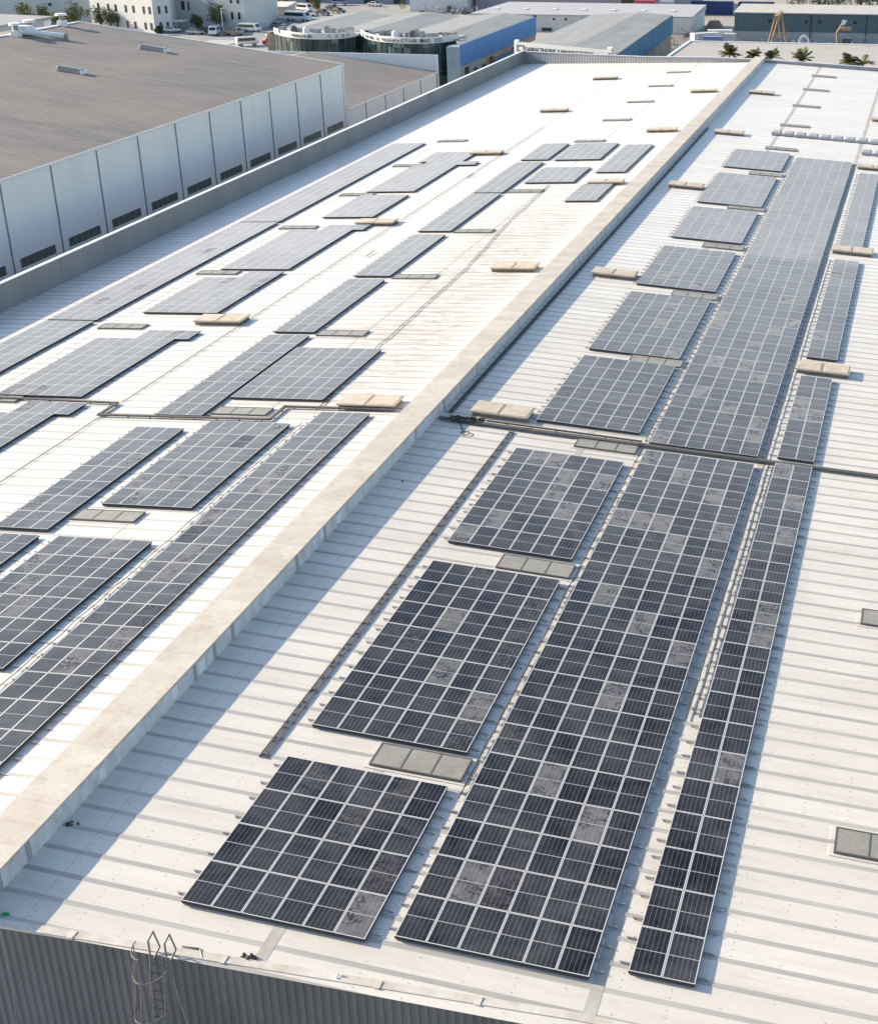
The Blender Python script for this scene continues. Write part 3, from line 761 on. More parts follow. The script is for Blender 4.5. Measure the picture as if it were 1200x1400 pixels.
# ------------------------------------------------------------------ left warehouses
MT['wwall'] = ribbed('pale_wall_panels', (0.86, 0.86, 0.82), (0.74, 0.745, 0.71), 0.3, 1, 0.5, 0.6, 0.25, 0.4)
MT['wroof'] = None
def wroof():
    m = mat('old_sheet_roof', (0.3, 0.27, 0.25), 0.8); t = NT(m); P = t.pos(); s = t.sep(P)
    f = t.math('FRACT', t.math('DIVIDE', s[1], 0.9)); h = t.ramp(t.math('PINGPONG', f, 0.5), 0.1, 0.3)
    c = t.mix(t.ramp(t.noise(t.vmul(P, (0.06, 1, 1)), 0.9, 5, 0.7), 0.3, 0.7), (0.255, 0.232, 0.215), (0.165, 0.15, 0.14))
    c = t.mix(t.ramp(t.noise(P, 0.07, 3, 0.5), 0.4, 0.65, 0, 0.6), c, (0.29, 0.25, 0.215))
    c = t.mix(t.ramp(t.noise(t.vmul(P, (0.3, 1, 1)), 0.35, 5, 0.7, 0.5), 0.5, 0.75, 0, 0.6), c, (0.14, 0.125, 0.115))
    t.base(c); t.bump(h, 0.6, 0.25); return m
MT['wroof'] = wroof()
MT['trim'] = mat('white_trim', (0.75, 0.76, 0.76), 0.5)
MT['dglass'] = mat('dark_window', (0.03, 0.035, 0.035), 0.25)
MT['louvre'] = weathered('louvre_glass', (0.075, 0.085, 0.075), (0.16, 0.16, 0.14), 0.8, 3.0, 0.4)
WS = 0.1217
def warehouse(label, xw, ya, yb, zt, xr, sl, colr, ystart, bay, vents):
    W = thing('warehouse', label, 'warehouse', (xw, ya, GZ))
    b = MB(); b.box(2 * xr - xw, ya, GZ, xw, yb, zt - 0.02); b.build('wall', MT['wwall'], W)
    zr = zt + sl * (xw - xr)
    m = MB()
    m.hexa([(xr, ya - .1, zr - .2), (xw + .15, ya - .1, zt - .02), (xw + .15, yb + .1, zt - .02), (xr, yb + .1, zr - .2)], [(xr, ya - .1, zr), (xw + .15, ya - .1, zt + .05), (xw + .15, yb + .1, zt + .05), (xr, yb + .1, zr)])
    m.hexa([(2 * xr - xw, ya - .1, zt - .02), (xr, ya - .1, zr - .2), (xr, yb + .1, zr - .2), (2 * xr - xw, yb + .1, zt - .02)], [(2 * xr - xw, ya - .1, zt + .05), (xr, ya - .1, zr), (xr, yb + .1, zr), (2 * xr - xw, yb + .1, zt + .05)])
    m.build('roof', MT['wroof'], W)
    g = MB(); g.hexa([(2 * xr - xw, yb - .05, zt - .03), (xw, yb - .05, zt - .03), (xr, yb - .05, zr - .21)], [(2 * xr - xw, yb - .02, zt - .03), (xw, yb - .02, zt - .03), (xr, yb - .02, zr - .21)])
    g.build('gable_wall', MT['wwall'], W)
    e = MB(); e.box(xw + .15, ya, zt - .18, xw + .22, yb, zt + .06); e.build('gutter', MT['trim'] if vents else MT['trim'], W)
    y = ystart
    while y < yb + 1:
        MB().box(xw, y - .06, GZ, xw + .10, y + .06, zt - .2).build('joint_cover', mat('joint', (0.22, 0.25, 0.27), 0.6), W)
        if vents and y + bay < yb + 1:
            f = MB(); f.box(xw, y + 1.2, -5.12, xw + .05, y + bay - 1.35, -4.21); w = f.build('window', MT['louvre'], W)
            fr = MB()
            for i in range(6): yy = y + 1.2 + (bay - 2.55) * i / 5; fr.box(xw + .05, yy - .03, -5.12, xw + .07, yy + .03, -4.21)
            fr.build('mullions', mat('mullion', (0.3, 0.31, 0.29), 0.6), w)
            MB().box(xw, y + 1.1, -5.24, xw + .25, y + bay - 1.2, -5.12).build('sill', MT['wwall'], w)
        y += bay
    return W, zr
W1, zr1 = warehouse('tall pale blue warehouse with brown sheet roof behind the left parapet', -56.0, 8.0, 170.03, 3.54, -98.5, WS, None, 84.58 - 8.545 * 9, 8.545, True)
XW, YE, ZE = -56.0, 170.03, 3.54
MB().box(XW, YE - .5, GZ, XW + .13, YE, ZE - .2).build('corner_trim', MT['trim'], W1)
xr1 = -98.5
rv = MB(); rv.box(xr1 - .3, 8, zr1 - .03, xr1 + .3, YE + .05, zr1 + .1); rv.build('ridge_strip', MT['trim'], W1)
vg = MB(); dz = WS * (XW - xr1)
vg.hexa([(XW, YE + .12, ZE - .15), (xr1, YE + .12, ZE - .15 + dz), (xr1, YE + .4, ZE - .15 + dz), (XW, YE + .4, ZE - .15)], [(XW, YE + .12, ZE + .15), (xr1, YE + .12, ZE + .15 + dz), (xr1, YE + .4, ZE + .15 + dz), (XW, YE + .4, ZE + .15)])
vg.build('verge_trim', MT['trim'], W1)
W2, zr2 = warehouse('lower warehouse with brown roof beyond the tall one along the left parapet', XW, YE + .6, 212.58, -2.82, -79.86, WS, None, 178.15, 8.52, False)
YP = 212.64
MB().box(-103.72, YP, GZ, XW, YP + .35, 0.02).build('end_parapet', weathered('white_parapet', (0.68, 0.72, 0.74), (0.55, 0.58, 0.6), 0.4), W2)
MB().box(XW - .1, YP - .2, GZ, XW + .2, YP + .4, 0.02).build('corner_trim', MT['trim'], W2)
def w1z(x): return 3.6 + WS * (XW - x)
vm = weathered('vent_box', (0.33, 0.31, 0.30), (0.2, 0.18, 0.17), 0.6, 2.0)
for (x0, x1, yc, lab) in ((-80.32, -76.91, 135.2, 'low grey roof vent nearest on the brown warehouse roof'), (-81.22, -77.36, 157.81, 'low grey roof vent farther back on the brown warehouse roof')):
    V = thing('roof_ventilator', lab, 'roof vent', ((x0 + x1) / 2, yc, w1z((x0 + x1) / 2)))
    m = MB(); m.hexa([(x0, yc - .6, w1z(x0)), (x1, yc - .6, w1z(x1)), (x1, yc + .6, w1z(x1)), (x0, yc + .6, w1z(x0))], [(x0 + .1, yc - .4, w1z(x0) + .6), (x1 - .1, yc - .4, w1z(x1) + .6), (x1 - .1, yc + .4, w1z(x1) + .6), (x0 + .1, yc + .4, w1z(x0) + .6)])
    m.build('housing', vm, V)
    for xe in (x0, x1): MB().box(xe - .14, yc - .65, w1z(xe), xe + .14, yc + .65, w1z(xe) + .48).build('end_cap', MT['trim'], V)
def mushroom(x, y, lab):
    V = thing('extract_cowl', lab, 'roof cowl', (x, y, w1z(x)))
    zb = w1z(x)
    MB().box(x - .55, y - .55, zb - .3, x + .55, y + .55, zb + .7).build('base', MT['trim'], V)
    MB().rod((x, y, zb + .7), (x, y, zb + 1.4), .36, n=10).build('neck', vm, V)
    MB().rod((x, y, zb + 1.4), (x, y, zb + 1.7), .95, .8, n=12).build('cowl', MT['trim'], V)
mushroom(-97.25, 152.36, 'white roof cowl nearest the left edge on the warehouse ridge')
mushroom(-97.59, 156.22, 'white roof cowl in the middle beside the round duct')
mushroom(-98.04, 165.31, 'white roof cowl farthest back on the warehouse ridge')
xa, xb, ya, yb = -98.04, -91.45, 152.81, 155.09
V = thing('roof_duct', 'white round duct lying on the warehouse ridge beside the cowls', 'duct', (xb, yb, w1z(xb)))
MB().rod((xa, ya, w1z(xa) + .55), (xb, yb, w1z(xb) + .5), .37, n=10).build('pipe', MT['trim'], V)
MB().rod((xb, yb, w1z(xb) + .5), (xb + .35, yb + .1, w1z(xb) + .5), .45, n=10).build('outlet', vm, V)
MB().box(xa - .4, ya + .3, w1z(xa), xa + 2.0, ya + 1.9, w1z(xa) + 1.1).build('plenum', MT['trim'], V)

# small building at the far left edge
SB = thing('low_building', 'flat grey roofed low building at the top left edge', 'building', (-150, 205, GZ))
MB().box(-172, 180, GZ, -138.6, 225.6, 3.6).build('wall', weathered('sb_wall', (0.5, 0.49, 0.47), (0.36, 0.35, 0.33), 0.5), SB)
MB().hexa([(-173, 179, 3.6), (-138.2, 179, 3.6), (-138.2, 226, 3.6), (-173, 226, 3.6)], [(-173, 179, 4.6), (-138.2, 179, 3.9), (-138.2, 226, 3.9), (-173, 226, 4.6)]).build('roof', weathered('sb_roof', (0.36, 0.35, 0.34), (0.28, 0.27, 0.26), 0.6), SB)
for yy in (184, 196, 208, 220): MB().box(-138.6, yy, -6, -138.5, yy + 2.5, -1).build('window', MT['dglass'], SB)
MB().box(-138.62, 222.6, GZ, -138.35, 225.0, 3.3).build('door_frame', MT['trim'], SB)

# ------------------------------------------------------------------ background: text helper
def text(s, size, loc, rot, m, parent, ext=0.02, width=None):
    cu = bpy.data.curves.new('lettering', 'FONT'); cu.body = s; cu.size = size; cu.extrude = ext; cu.align_x = 'LEFT'
    to = bpy.data.objects.new('lettering', cu); COL.objects.link(to)
    dg = bpy.context.evaluated_depsgraph_get(); dg.update()
    me = bpy.data.meshes.new_from_object(to.evaluated_get(dg))
    bpy.data.objects.remove(to); bpy.data.curves.remove(cu)
    if width:
        xs = [v.co.x for v in me.vertices]; k = width / (max(xs) - min(xs))
        for v in me.vertices: v.co.x *= k
    me.materials.clear(); me.materials.append(m)
    Mx = Matrix.Translation(Vector(loc)) @ rot.to_4x4()
    pl_ = parent.location if parent.parent is None else parent.parent.location
    Mx = Matrix.Translation(-Vector(pl_)) @ Mx
    me.transform(Mx)
    o = bpy.data.objects.new('lettering', me); COL.objects.link(o); o.parent = parent
    return o
def face_rot(ax):
    """text facing -Y-ish, baseline along horizontal direction ax"""
    X = Vector((ax[0], ax[1], 0)).normalized(); Z = X.cross(Vector((0, 0, 1))); 
    return Matrix((X, Vector((0, 0, 1)), Z)).transposed()
def mroof(name, a, b, st=(1, 0.05, 1), pitch=0.9, ax=1):
    m = mat(name, a, 0.7); t = NT(m); P = t.pos(); s = t.sep(P)
    c = t.mix(t.ramp(t.noise(t.vmul(P, st), 0.7, 5, 0.7), 0.3, 0.7), a, b)
    c = t.mix(t.ramp(t.noise(P, 0.12, 4, 0.6), 0.5, 0.7, 0, 0.5), c, tuple(k * 0.75 for k in b))
    f = t.math('FRACT', t.math('DIVIDE', s[ax], pitch)); t.base(c)
    t.bump(t.ramp(t.math('PINGPONG', f, 0.5), 0.1, 0.3), 0.5, 0.2); return m
groof = mroof('grey_sheet_roof', (0.33, 0.34, 0.335), (0.25, 0.26, 0.255))
bluew = ribbed('blue_cladding', (0.035, 0.23, 0.56), (0.05, 0.17, 0.38), 0.5, 1, 0.5)
tealb = ribbed('teal_blue_cladding', (0.04, 0.22, 0.38), (0.03, 0.13, 0.22), 2.1, 1, 0.7, 0.6, 0.8)
tanw = weathered('tan_block_wall', (0.42, 0.34, 0.25), (0.2, 0.16, 0.12), 0.8, 0.4)
whitew = weathered('white_render', (0.66, 0.66, 0.65), (0.52, 0.52, 0.52), 0.5, 0.3)
# blue sided factory
B1 = thing('factory_building', 'long factory with grey multi ridge roof and bright blue side wall', 'factory', (-80, 262, GZ))
ev = [(-59.4, -1.0), (-66.3, -0.3), (-76.8, -1.15), (-84, -0.3), (-93, -1.15), (-101, -0.6), (-106, -1.1)]
m = MB()
for (xa, za), (xb, zb) in zip(ev, ev[1:]):
    ya = 236.3 if xa > -60 else 252; yb = 292
    m.hexa([(xb, 252 if xb < -60 else ya, zb - .15), (xa, ya, za - .15), (xa, yb, za - .15), (xb, yb, zb - .15)], [(xb, 252 if xb < -60 else ya, zb), (xa, ya, za), (xa, yb, za), (xb, yb, zb)])
m.build('roof', groof, B1)
MB().box(-59.3, 236.3, -4.9, -59.15, 292.2, -1.0).build('blue_cladding', bluew, B1)
MB().box(-106, 252, GZ, -59.3, 292, -1.35).build('wall', tanw, B1)
MB().box(-62, 236.4, GZ, -59.3, 252, -1.35).build('corner_bay', weathered('bay', (0.3, 0.4, 0.45), (0.15, 0.2, 0.22), 0.6), B1)
for i in range(9):
    yy = 239 + i * 5.6
    MB().box(-59.3, yy, GZ, -59.22, yy + 2.4, -6.2 if i % 3 else -5.4).build('window', MT['dglass'], B1)
MB().box(-60, 292.1, -1.2, -59.1, 292.7, -.7).build('gutter', MT['dglass'], B1)
tag_c = weathered('blue_canopy', (0.10, 0.2, 0.3), (0.16, 0.2, 0.22), 0.5)
MB().hexa([(-59.1, 256, -6.0), (-54, 258, -6.9), (-54, 281, -6.9), (-59.1, 281, -6.0)], [(-59.1, 256, -5.8), (-54, 258, -6.75), (-54, 281, -6.75), (-59.1, 281, -5.8)]).build('canopy', tag_c, B1)
# curved glass offices
MT['curt'] = None
def curtain():
    m = mat('green_curtain_glass', (0.03, 0.06, 0.06), 0.12); t = NT(m); P = t.pos(); s = t.sep(P)
    c = t.mix(t.ramp(t.noise(t.vmul(P, (1, 1, 0.25)), 0.55, 4, 0.7), 0.4, 0.65), (0.008, 0.018, 0.02), (0.05, 0.085, 0.09))
    w = t.white(t.comb(t.math('FLOOR', t.math('DIVIDE', s[0], 1.2)), t.math('FLOOR', t.math('DIVIDE', s[2], 1.8)), 0.0))
    c = t.mix(t.math('MULTIPLY', t.math('GREATER_THAN', w, 0.86), 0.5), c, (0.2, 0.26, 0.27))
    t.base(c); return m
MT['curt'] = curtain()
mull = mat('dark_mullion', (0.10, 0.13, 0.14), 0.5)
def curved_office(label, pts, back, words):
    o = thing('glass_office', label, 'office building', (sum(p[0] for p in pts) / len(pts), pts[0][1], GZ))
    # smooth the arc
    P = []
    n = len(pts)
    for i in range(n - 1):
        p0 = Vector(pts[max(i - 1, 0)]); p1 = Vector(pts[i]); p2 = Vector(pts[i + 1]); p3 = Vector(pts[min(i + 2, n - 1)])
        for kx in range(6):
            t = kx / 6
            P.append(0.5 * ((2 * p1) + (p2 - p0) * t + (2 * p0 - 5 * p1 + 4 * p2 - p3) * t * t + (3 * p1 - p0 - 3 * p2 + p3) * t ** 3))
    P.append(Vector(pts[-1])); P = [(p[0], p[1]) for p in P]
    poly = P + [(pts[-1][0], back), (pts[0][0], back)]
    MB().prism(poly, GZ, -1.05).build('glass_wall', MT['curt'], o)
    MB().prism([(a, b + .35) for a, b in poly], -1.05, -0.6).build('roof', weathered('flat_roof', (0.45, 0.45, 0.45), (0.3, 0.3, 0.3), 0.5), o)
    f = MB()
    for (xa, ya), (xb, yb) in zip(P, P[1:]):
        f.hexa([(xa, ya - .15, -1.05), (xb, yb - .15, -1.05), (xb, yb + .25, -1.05), (xa, ya + .25, -1.05)], [(xa, ya - .15, 0.05), (xb, yb - .15, 0.05), (xb, yb + .25, 0.05), (xa, ya + .25, 0.05)])
    fo = f.build('fascia', whitew, o)
    mm = MB()
    for a, b in P[::2]: mm.box(a - .05, b - .08, GZ, a + .05, b + .02, -1.05)
    for zz in (-4.3, -6.4, -8.4):
        for (xa, ya), (xb, yb) in zip(P, P[1:]):
            mm.hexa([(xa, ya - .05, zz), (xb, yb - .05, zz), (xb, yb + .02, zz), (xa, ya + .02, zz)], [(xa, ya - .05, zz + .1), (xb, yb - .05, zz + .1), (xb, yb + .02, zz + .1), (xa, ya + .02, zz + .1)])
    mm.build('mullions', mull, o)
    cum = [0]
    for (xa, ya), (xb, yb) in zip(P, P[1:]): cum.append(cum[-1] + math.hypot(xb - xa, yb - ya))
    def at(u):
        u *= cum[-1]
        for kx in range(len(P) - 1):
            if cum[kx + 1] >= u: break
        f_ = (u - cum[kx]) / (cum[kx + 1] - cum[kx]); (xa, ya), (xb, yb) = P[kx], P[kx + 1]
        return Vector((xa + (xb - xa) * f_, ya + (yb - ya) * f_)), Vector((xb - xa, yb - ya)).normalized()
    for (w, u0, u1, m_, zz, sz) in words:
        acc = MB(); step = (u1 - u0) / len(w)
        for kx, ch in enumerate(w):
            if ch == ' ': continue
            p, d = at(u0 + step * kx); nn_ = Vector((d.y, -d.x))
            t_ = text(ch, sz, (p.x + nn_.x * .22, p.y - .15 + nn_.y * .12, zz), face_rot(d), m_, fo, 0.03, step * cum[-1] * .8)
            acc.add([tuple(v.co) for v in t_.data.vertices], [tuple(pp.vertices) for pp in t_.data.polygons])
            me_ = t_.data; bpy.data.objects.remove(t_); bpy.data.meshes.remove(me_)
        acc.build('lettering', m_, fo, local=True)
    return o
navy = mat('navy_letters', (0.03, 0.05, 0.16), 0.5); dkl = mat('dark_letters', (0.05, 0.06, 0.07), 0.5); gnl = mat('green_letters', (0.03, 0.10, 0.08), 0.5)
curved_office('left curved dark glass office front with a white band along its top', [(-103.5, 250.3), (-98.4, 244.6), (-92, 241.2), (-86.5, 242.6), (-84.6, 246.9)], 252,
              [('MANUFACTURING', .40, .62, gnl, -0.75, 0.75), ('C O S O', .74, .93, gnl, -0.75, 0.75)])
curved_office('right curved dark glass office front with lettering on its white band', [(-84.3, 249.5), (-78.6, 241.3), (-71.5, 237.4), (-66, 238.4), (-62.2, 243.4)], 249.6,
              [('TRADING', .19, .36, navy, -0.8, 0.85), ('& MANUFACTURING CO', .39, .88, dkl, -0.8, 0.85)])
# rooftop plant
acm = weathered('plant_grey', (0.40, 0.40, 0.40), (0.2, 0.2, 0.2), 0.6, 1.5)
def ac_unit():
    o = thing('air_conditioner', 'x', 'air conditioner', (0, 0, 0))
    MB().box(-.55, -.4, .12, .55, .4, 1.0).build('casing', acm, o)
    MB().rod((0, 0, 1.0), (0, 0, 1.06), .33, n=12).build('fan', MT['dglass'], o)
    m = MB(); m.box(-.5, -.35, 0, -.4, .35, .12); m.box(.4, -.35, 0, .5, .35, .12); m.build('feet', MT['darksteel'], o)
    return o
ac0 = None
spots = [(-100 + i * 1.75 + random.uniform(-.3, .3), 246.4 + random.uniform(0, 3.5)) for i in range(9)] + [(-80 + i * 1.5 + random.uniform(-.3, .3), 243.6 + random.uniform(-.8, 3.5)) for i in range(12)]
for i, (x, y) in enumerate(spots):
    if ac0 is None: ac0 = ac_unit(); o = ac0
    else: o = copy_tree(ac0)
    o.location = (x, y, -0.6); o.scale = (random.uniform(.9, 1.5),) * 2 + (random.uniform(.7, 1.3),); o.rotation_euler = (0, 0, random.choice([0, 1.57]))
    L = i < 9
    tag(o, 'grey air conditioner among the clutter on the roof of the %s curved glass office' % ('left' if L else 'right'), 'air conditioner', 'air conditioners on the %s glass office' % ('left' if L else 'right'))
for i, (x, y) in enumerate([(-97.3, 246.2), (-94, 244.8), (-70.5, 241.2), (-73.8, 240.8)]):
    m = MB(); m.rod((x, y, -.6), (x, y, .7), .7, .65, 12); m.rod((x, y, .7), (x, y, .95), .65, .2, 12)
    tag(m.build('water_tank', mat('tank', (0.08, 0.08, 0.09) if i % 2 == 0 else (0.7, 0.7, 0.7), 0.5), None, loc=(x, y, -0.6)),
        ['black round water tank on the left glass office nearest its left end', 'white round water tank on the left glass office beside the black one', 'black round water tank on the right glass office', 'white round water tank on the right glass office beside the black one'][i], 'water tank')
# sign factory
B2 = thing('factory_building', 'grey roofed factory with teal side whose front board carries the company name', 'factory', (-38, 265, GZ))
A_, B_, C_, D_ = (-47.5, 233.6), (-27.2, 225.0), (-30.0, 302), (-48, 299)
MB().prism([(-47.3, 234.0), (-27.5, 225.6), (-30.1, 301.8), (-47.9, 298.8)], GZ, -1.35).build('wall', tanw, B2)
rdg0, rdg1 = (-36.6, 229.4), (-37.2, 300.4)
m = MB()
m.hexa([(*A_, -1.3), (*rdg0, -.75), (*rdg1, -.75), (*D_, -1.3)], [(*A_, -1.1), (*rdg0, -.5), (*rdg1, -.5), (*D_, -1.1)])
m.hexa([(*rdg0, -.75), (*B_, -1.3), (*C_, -1.3), (*rdg1, -.75)], [(*rdg0, -.5), (*B_, -1.1), (*C_, -1.1), (*rdg1, -.5)])
m.build('roof', groof, B2)
MB().hexa([(-27.2, 225.2, -5.0), (-27.0, 225.2, -5.0), (-29.8, 302, -5.0), (-30, 302, -5.0)], [(-27.2, 225.2, -1.3), (-27.0, 225.2, -1.3), (-29.8, 302, -1.3), (-30, 302, -1.3)]).build('teal_cladding', tealb, B2)
ZS = 1.2
fas = MB(); d = Vector((B_[0] - A_[0], B_[1] - A_[1])).normalized(); nn = Vector((d.y, -d.x))
Q = [(A_[0] + nn.x * .5, A_[1] + nn.y * .5), (B_[0] + nn.x * .5, B_[1] + nn.y * .5), (B_[0] + nn.x * .1, B_[1] + nn.y * .1), (A_[0] + nn.x * .1, A_[1] + nn.y * .1)]
fas.hexa([(*q, -3.3 + ZS) for q in Q], [(*q, -1.0 + ZS if i in (0, 3) else -1.25 + ZS) for i, q in enumerate(Q)])
fo = fas.build('sign_board', weathered('sign_paint', (0.60, 0.62, 0.63), (0.5, 0.52, 0.53), 0.4), B2)
P0 = Vector((A_[0] + nn.x * .52, A_[1] + nn.y * .52)); L = (Vector(B_) - Vector(A_)).length
def sp(t): return (P0.x + d.x * L * t, P0.y + d.y * L * t)
a, b = sp(0.12), sp(0.80)
text('DABRAJ TRADING & MANUFACTURING', 1.25, (a[0], a[1], -2.6 + ZS), face_rot(d), dkl, fo, 0.03, L * .70)
a = sp(0.845); text('CO.', 1.2, (a[0], a[1], -2.7 + ZS), face_rot(d), mat('grey_letters', (0.2, 0.21, 0.22), 0.5), fo, 0.03, L * .085)
a = sp(0.03)
lg = MB(); zc, s_ = -2.05 + ZS, 0.55
for (u0, z0, u1, z1) in ((0, -s_, .22, s_), (1.5, -s_, 1.72, s_), (.22, s_ - .2, 1.5, s_), (.22, -s_, 1.5, -s_ + .2)):
    p, q = (a[0] + d.x * u0, a[1] + d.y * u0), (a[0] + d.x * u1, a[1] + d.y * u1)
    lg.hexa([(*p, zc + z0), (*q, zc + z0), (q[0] + nn.x * .04, q[1] + nn.y * .04, zc + z0), (p[0] + nn.x * .04, p[1] + nn.y * .04, zc + z0)], [(*p, zc + z1), (*q, zc + z1), (q[0] + nn.x * .04, q[1] + nn.y * .04, zc + z1), (p[0] + nn.x * .04, p[1] + nn.y * .04, zc + z1)])
lg.build('emblem', dkl, fo)
for t in (0.0, 0.955):
    a, b = sp(t), sp(t + .045); MB().hexa([(*a, -4.3), (*b, -4.3), (b[0], b[1] + 1, -4.3), (a[0], a[1] + 1, -4.3)], [(*a, .35), (*b, .35), (b[0], b[1] + 1, .5), (a[0], a[1] + 1, .5)]).build('pillar', whitew, B2)
a = sp(0.962); text('T', 1.0, (a[0] + nn.x * .05, a[1] + nn.y * .05, -2.3 + ZS), face_rot(d), mat('red_dark', (0.10, 0.03, 0.05), 0.5), B2, 0.03)
# low beige roof behind palms
B3 = thing('low_building', 'low building with a wide flat beige roof behind the palm trees', 'building', (10, 255, GZ))
MB().box(-21.9, 236, GZ, 70, 277, -4.5).build('wall', whitew, B3)
m = MB(); m.box(-22.1, 235.5, -4.5, 70.2, 277.6, -4.0)
m.build('roof', mroof('beige_roof', (0.47, 0.435, 0.40), (0.39, 0.36, 0.33), (0.05, 1, 1), 1.2, 1), B3)
m = MB(); m.box(-22.2, 235.4, -4.0, -21.6, 277.7, -3.8); m.box(-21.6, 277.1, -4.0, 70.2, 277.7, -3.8); m.build('roof_trim', MT['trim'], B3)
# teal shed
B4 = thing('shed', 'long dark teal shed with a pale roof in the upper right corner', 'shed', (10, 342, GZ))
MB().box(-20.3, 336, -7.7, 80, 350, -3.5).build('upper_wall', ribbed('teal_shed', (0.085, 0.14, 0.16), (0.06, 0.10, 0.12), 0.8, 0, 0.5), B4)
MB().box(-20.3, 336.05, GZ, 80, 349.9, -7.7).build('lower_wall', weathered('shed_base', (0.38, 0.40, 0.42), (0.25, 0.26, 0.27), 0.6), B4)
MB().hexa([(-20.6, 335.7, -3.5), (80, 335.7, -3.5), (80, 351, -3.3), (-20.6, 351, -3.3)], [(-20.6, 335.7, -3.3), (80, 335.7, -3.3), (80, 351, -2.6), (-20.6, 351, -2.6)]).build('roof', weathered('pale_roof', (0.50, 0.48, 0.44), (0.40, 0.38, 0.35), 0.6), B4)
for x in (-3.2, 0.0, 8.5, -12): MB().box(x, 335.9, -5.6, x + .8, 336, -4.9).build('wall_vent', MT['dglass'], B4)
for x in (-1.8, 11.5): MB().box(x, 335.88, GZ, x + .2, 336, -3.6).build('downpipe', MT['dglass'], B4)
# white long shed
B5 = thing('shed', 'long white walled shed with pale roof behind the blue sided factory', 'shed', (-60, 357, GZ))
MB().box(-91, 348, GZ, -32.9, 371, -5.9).build('wall', ribbed('white_shed', (0.62, 0.62, 0.60), (0.5, 0.5, 0.48), 1.0, 0, 0.5), B5)
MB().hexa([(-92, 347.7, -5.9), (-32.6, 347.7, -5.9), (-32.6, 371, -5.9), (-92, 371, -5.9)], [(-92, 347.7, -5.7), (-32.6, 347.7, -5.7), (-32.6, 371, -4.7), (-88, 371, -4.7)]).build('roof', weathered('white_shed_roof', (0.43, 0.43, 0.45), (0.34, 0.34, 0.36), 0.6), B5)
for x in (-69.5, -66.3, -61.8): MB().box(x, 347.9, -7.1, x + .6, 348, -6.6).build('wall_vent', MT['dglass'], B5)
MB().box(-72.5, 347.9, -9.8, -69.8, 348, -9.0).build('opening', MT['dglass'], B5)
for i in range(7): MB().box(-88 + i * 8, 356, -5.4, -86.6 + i * 8, 358, -5.1).build('rooflight', MT['trim'], B5)
# far buildings along the top edge
B6 = thing('factory_building', 'large mauve grey factory wall along the top edge behind the white shed', 'factory', (-80, 420, GZ))
MB().box(-106.5, 400, GZ, -44, 440, -3).build('wall', ribbed('mauve_wall', (0.30, 0.28, 0.31), (0.22, 0.21, 0.24), 1.0, 0, 0.4), B6)
MB().box(-107, 399.6, -3, -43.5, 440, -2.7).build('roof', groof, B6)
MB().box(-62, 399.9, GZ, -57, 400, -6).build('door', MT['dglass'], B6)
B7 = thing('building', 'plain white block at the top edge left of the mauve wall', 'building', (-115, 405, GZ))
MB().box(-126, 396, GZ, -108, 412, -3.4).build('wall', whitew, B7); MB().box(-126.3, 395.7, -3.4, -107.7, 412.3, -3).build('roof', MT['trim'], B7)
# left industrial wall behind trees
B8 = thing('warehouse', 'long blue grey warehouse wall behind the trees in the upper left', 'warehouse', (-235, 362, GZ))
MB().box(-300, 352, GZ, -197, 380, 1).build('wall', ribbed('bluegrey_wall', (0.42, 0.47, 0.49), (0.36, 0.40, 0.42), 0.6, 0, 0.4), B8)
MB().box(-300.5, 351.6, 1, -196.6, 380.4, 1.4).build('roof', groof, B8)
for x in (-229, -220, -201): MB().box(x, 351.9, -6.0, x + 1, 352, -5.2).build('wall_vent', MT['dglass'], B8)
# office building
ofw = weathered('office_render', (0.60, 0.60, 0.58), (0.5, 0.5, 0.48), 0.4)
B9 = thing('office_building', 'white two storey office building with rows of dark windows in the upper left', 'office building', (-175, 340, GZ))
MB().prism([(-197, 336), (-172.3, 325.5), (-169.3, 329.5), (-175, 343.5), (-164.2, 341), (-152.5, 338.6), (-149.5, 345), (-158, 372), (-200, 372)], GZ, 0).build('wall', ofw, B9)
MB().prism([(-197.4, 335.6), (-172.2, 325), (-168.8, 329.5), (-174.4, 343), (-152.2, 338.1), (-149, 345), (-157.6, 372.5), (-200.5, 372.5)], 0, .5).build('roof', whitew, B9)
def wins(p, q, ts, zs, w=1.0, h=1.9):
    p, q = Vector(p), Vector(q); d = (q - p).normalized(); n = Vector((d.y, -d.x)); L = (q - p).length
    for t in ts:
        for zz in zs:
            a = p + d * (t * L - w / 2); b = a + d * w
            A = (a.x, a.y); Bq = (b.x, b.y); o_ = n * .06
            fr = MB(); fr.hexa([(*A, zz), (*Bq, zz), (b.x + o_.x, b.y + o_.y, zz), (a.x + o_.x, a.y + o_.y, zz)], [(*A, zz + h), (*Bq, zz + h), (b.x + o_.x, b.y + o_.y, zz + h), (a.x + o_.x, a.y + o_.y, zz + h)])
            fr.build('window', MT['dglass'], B9)
wins((-197, 336), (-172.3, 325.5), (.14, .30, .42, .58, .70, .86, .95), (-9.2, -5.2), 0.9, 1.8)
wins((-172.3, 325.5), (-169.3, 329.5), (.35, .75), (-9.2, -5.2), 0.7, 1.9)
wins((-175, 343.5), (-152.5, 338.6), (.1, .2, .3, .4, .5), (-5.6,), 1.2, 2.2)
wins((-175, 343.5), (-152.5, 338.6), (.66, .74, .82, .92), (-3.4, -7.5), 0.8, 1.9)
sgn = MB().box(-166, 341.0, -2.6, -162.5, 341.3, -1.7).build('sign_board', MT['darksteel'], B9)
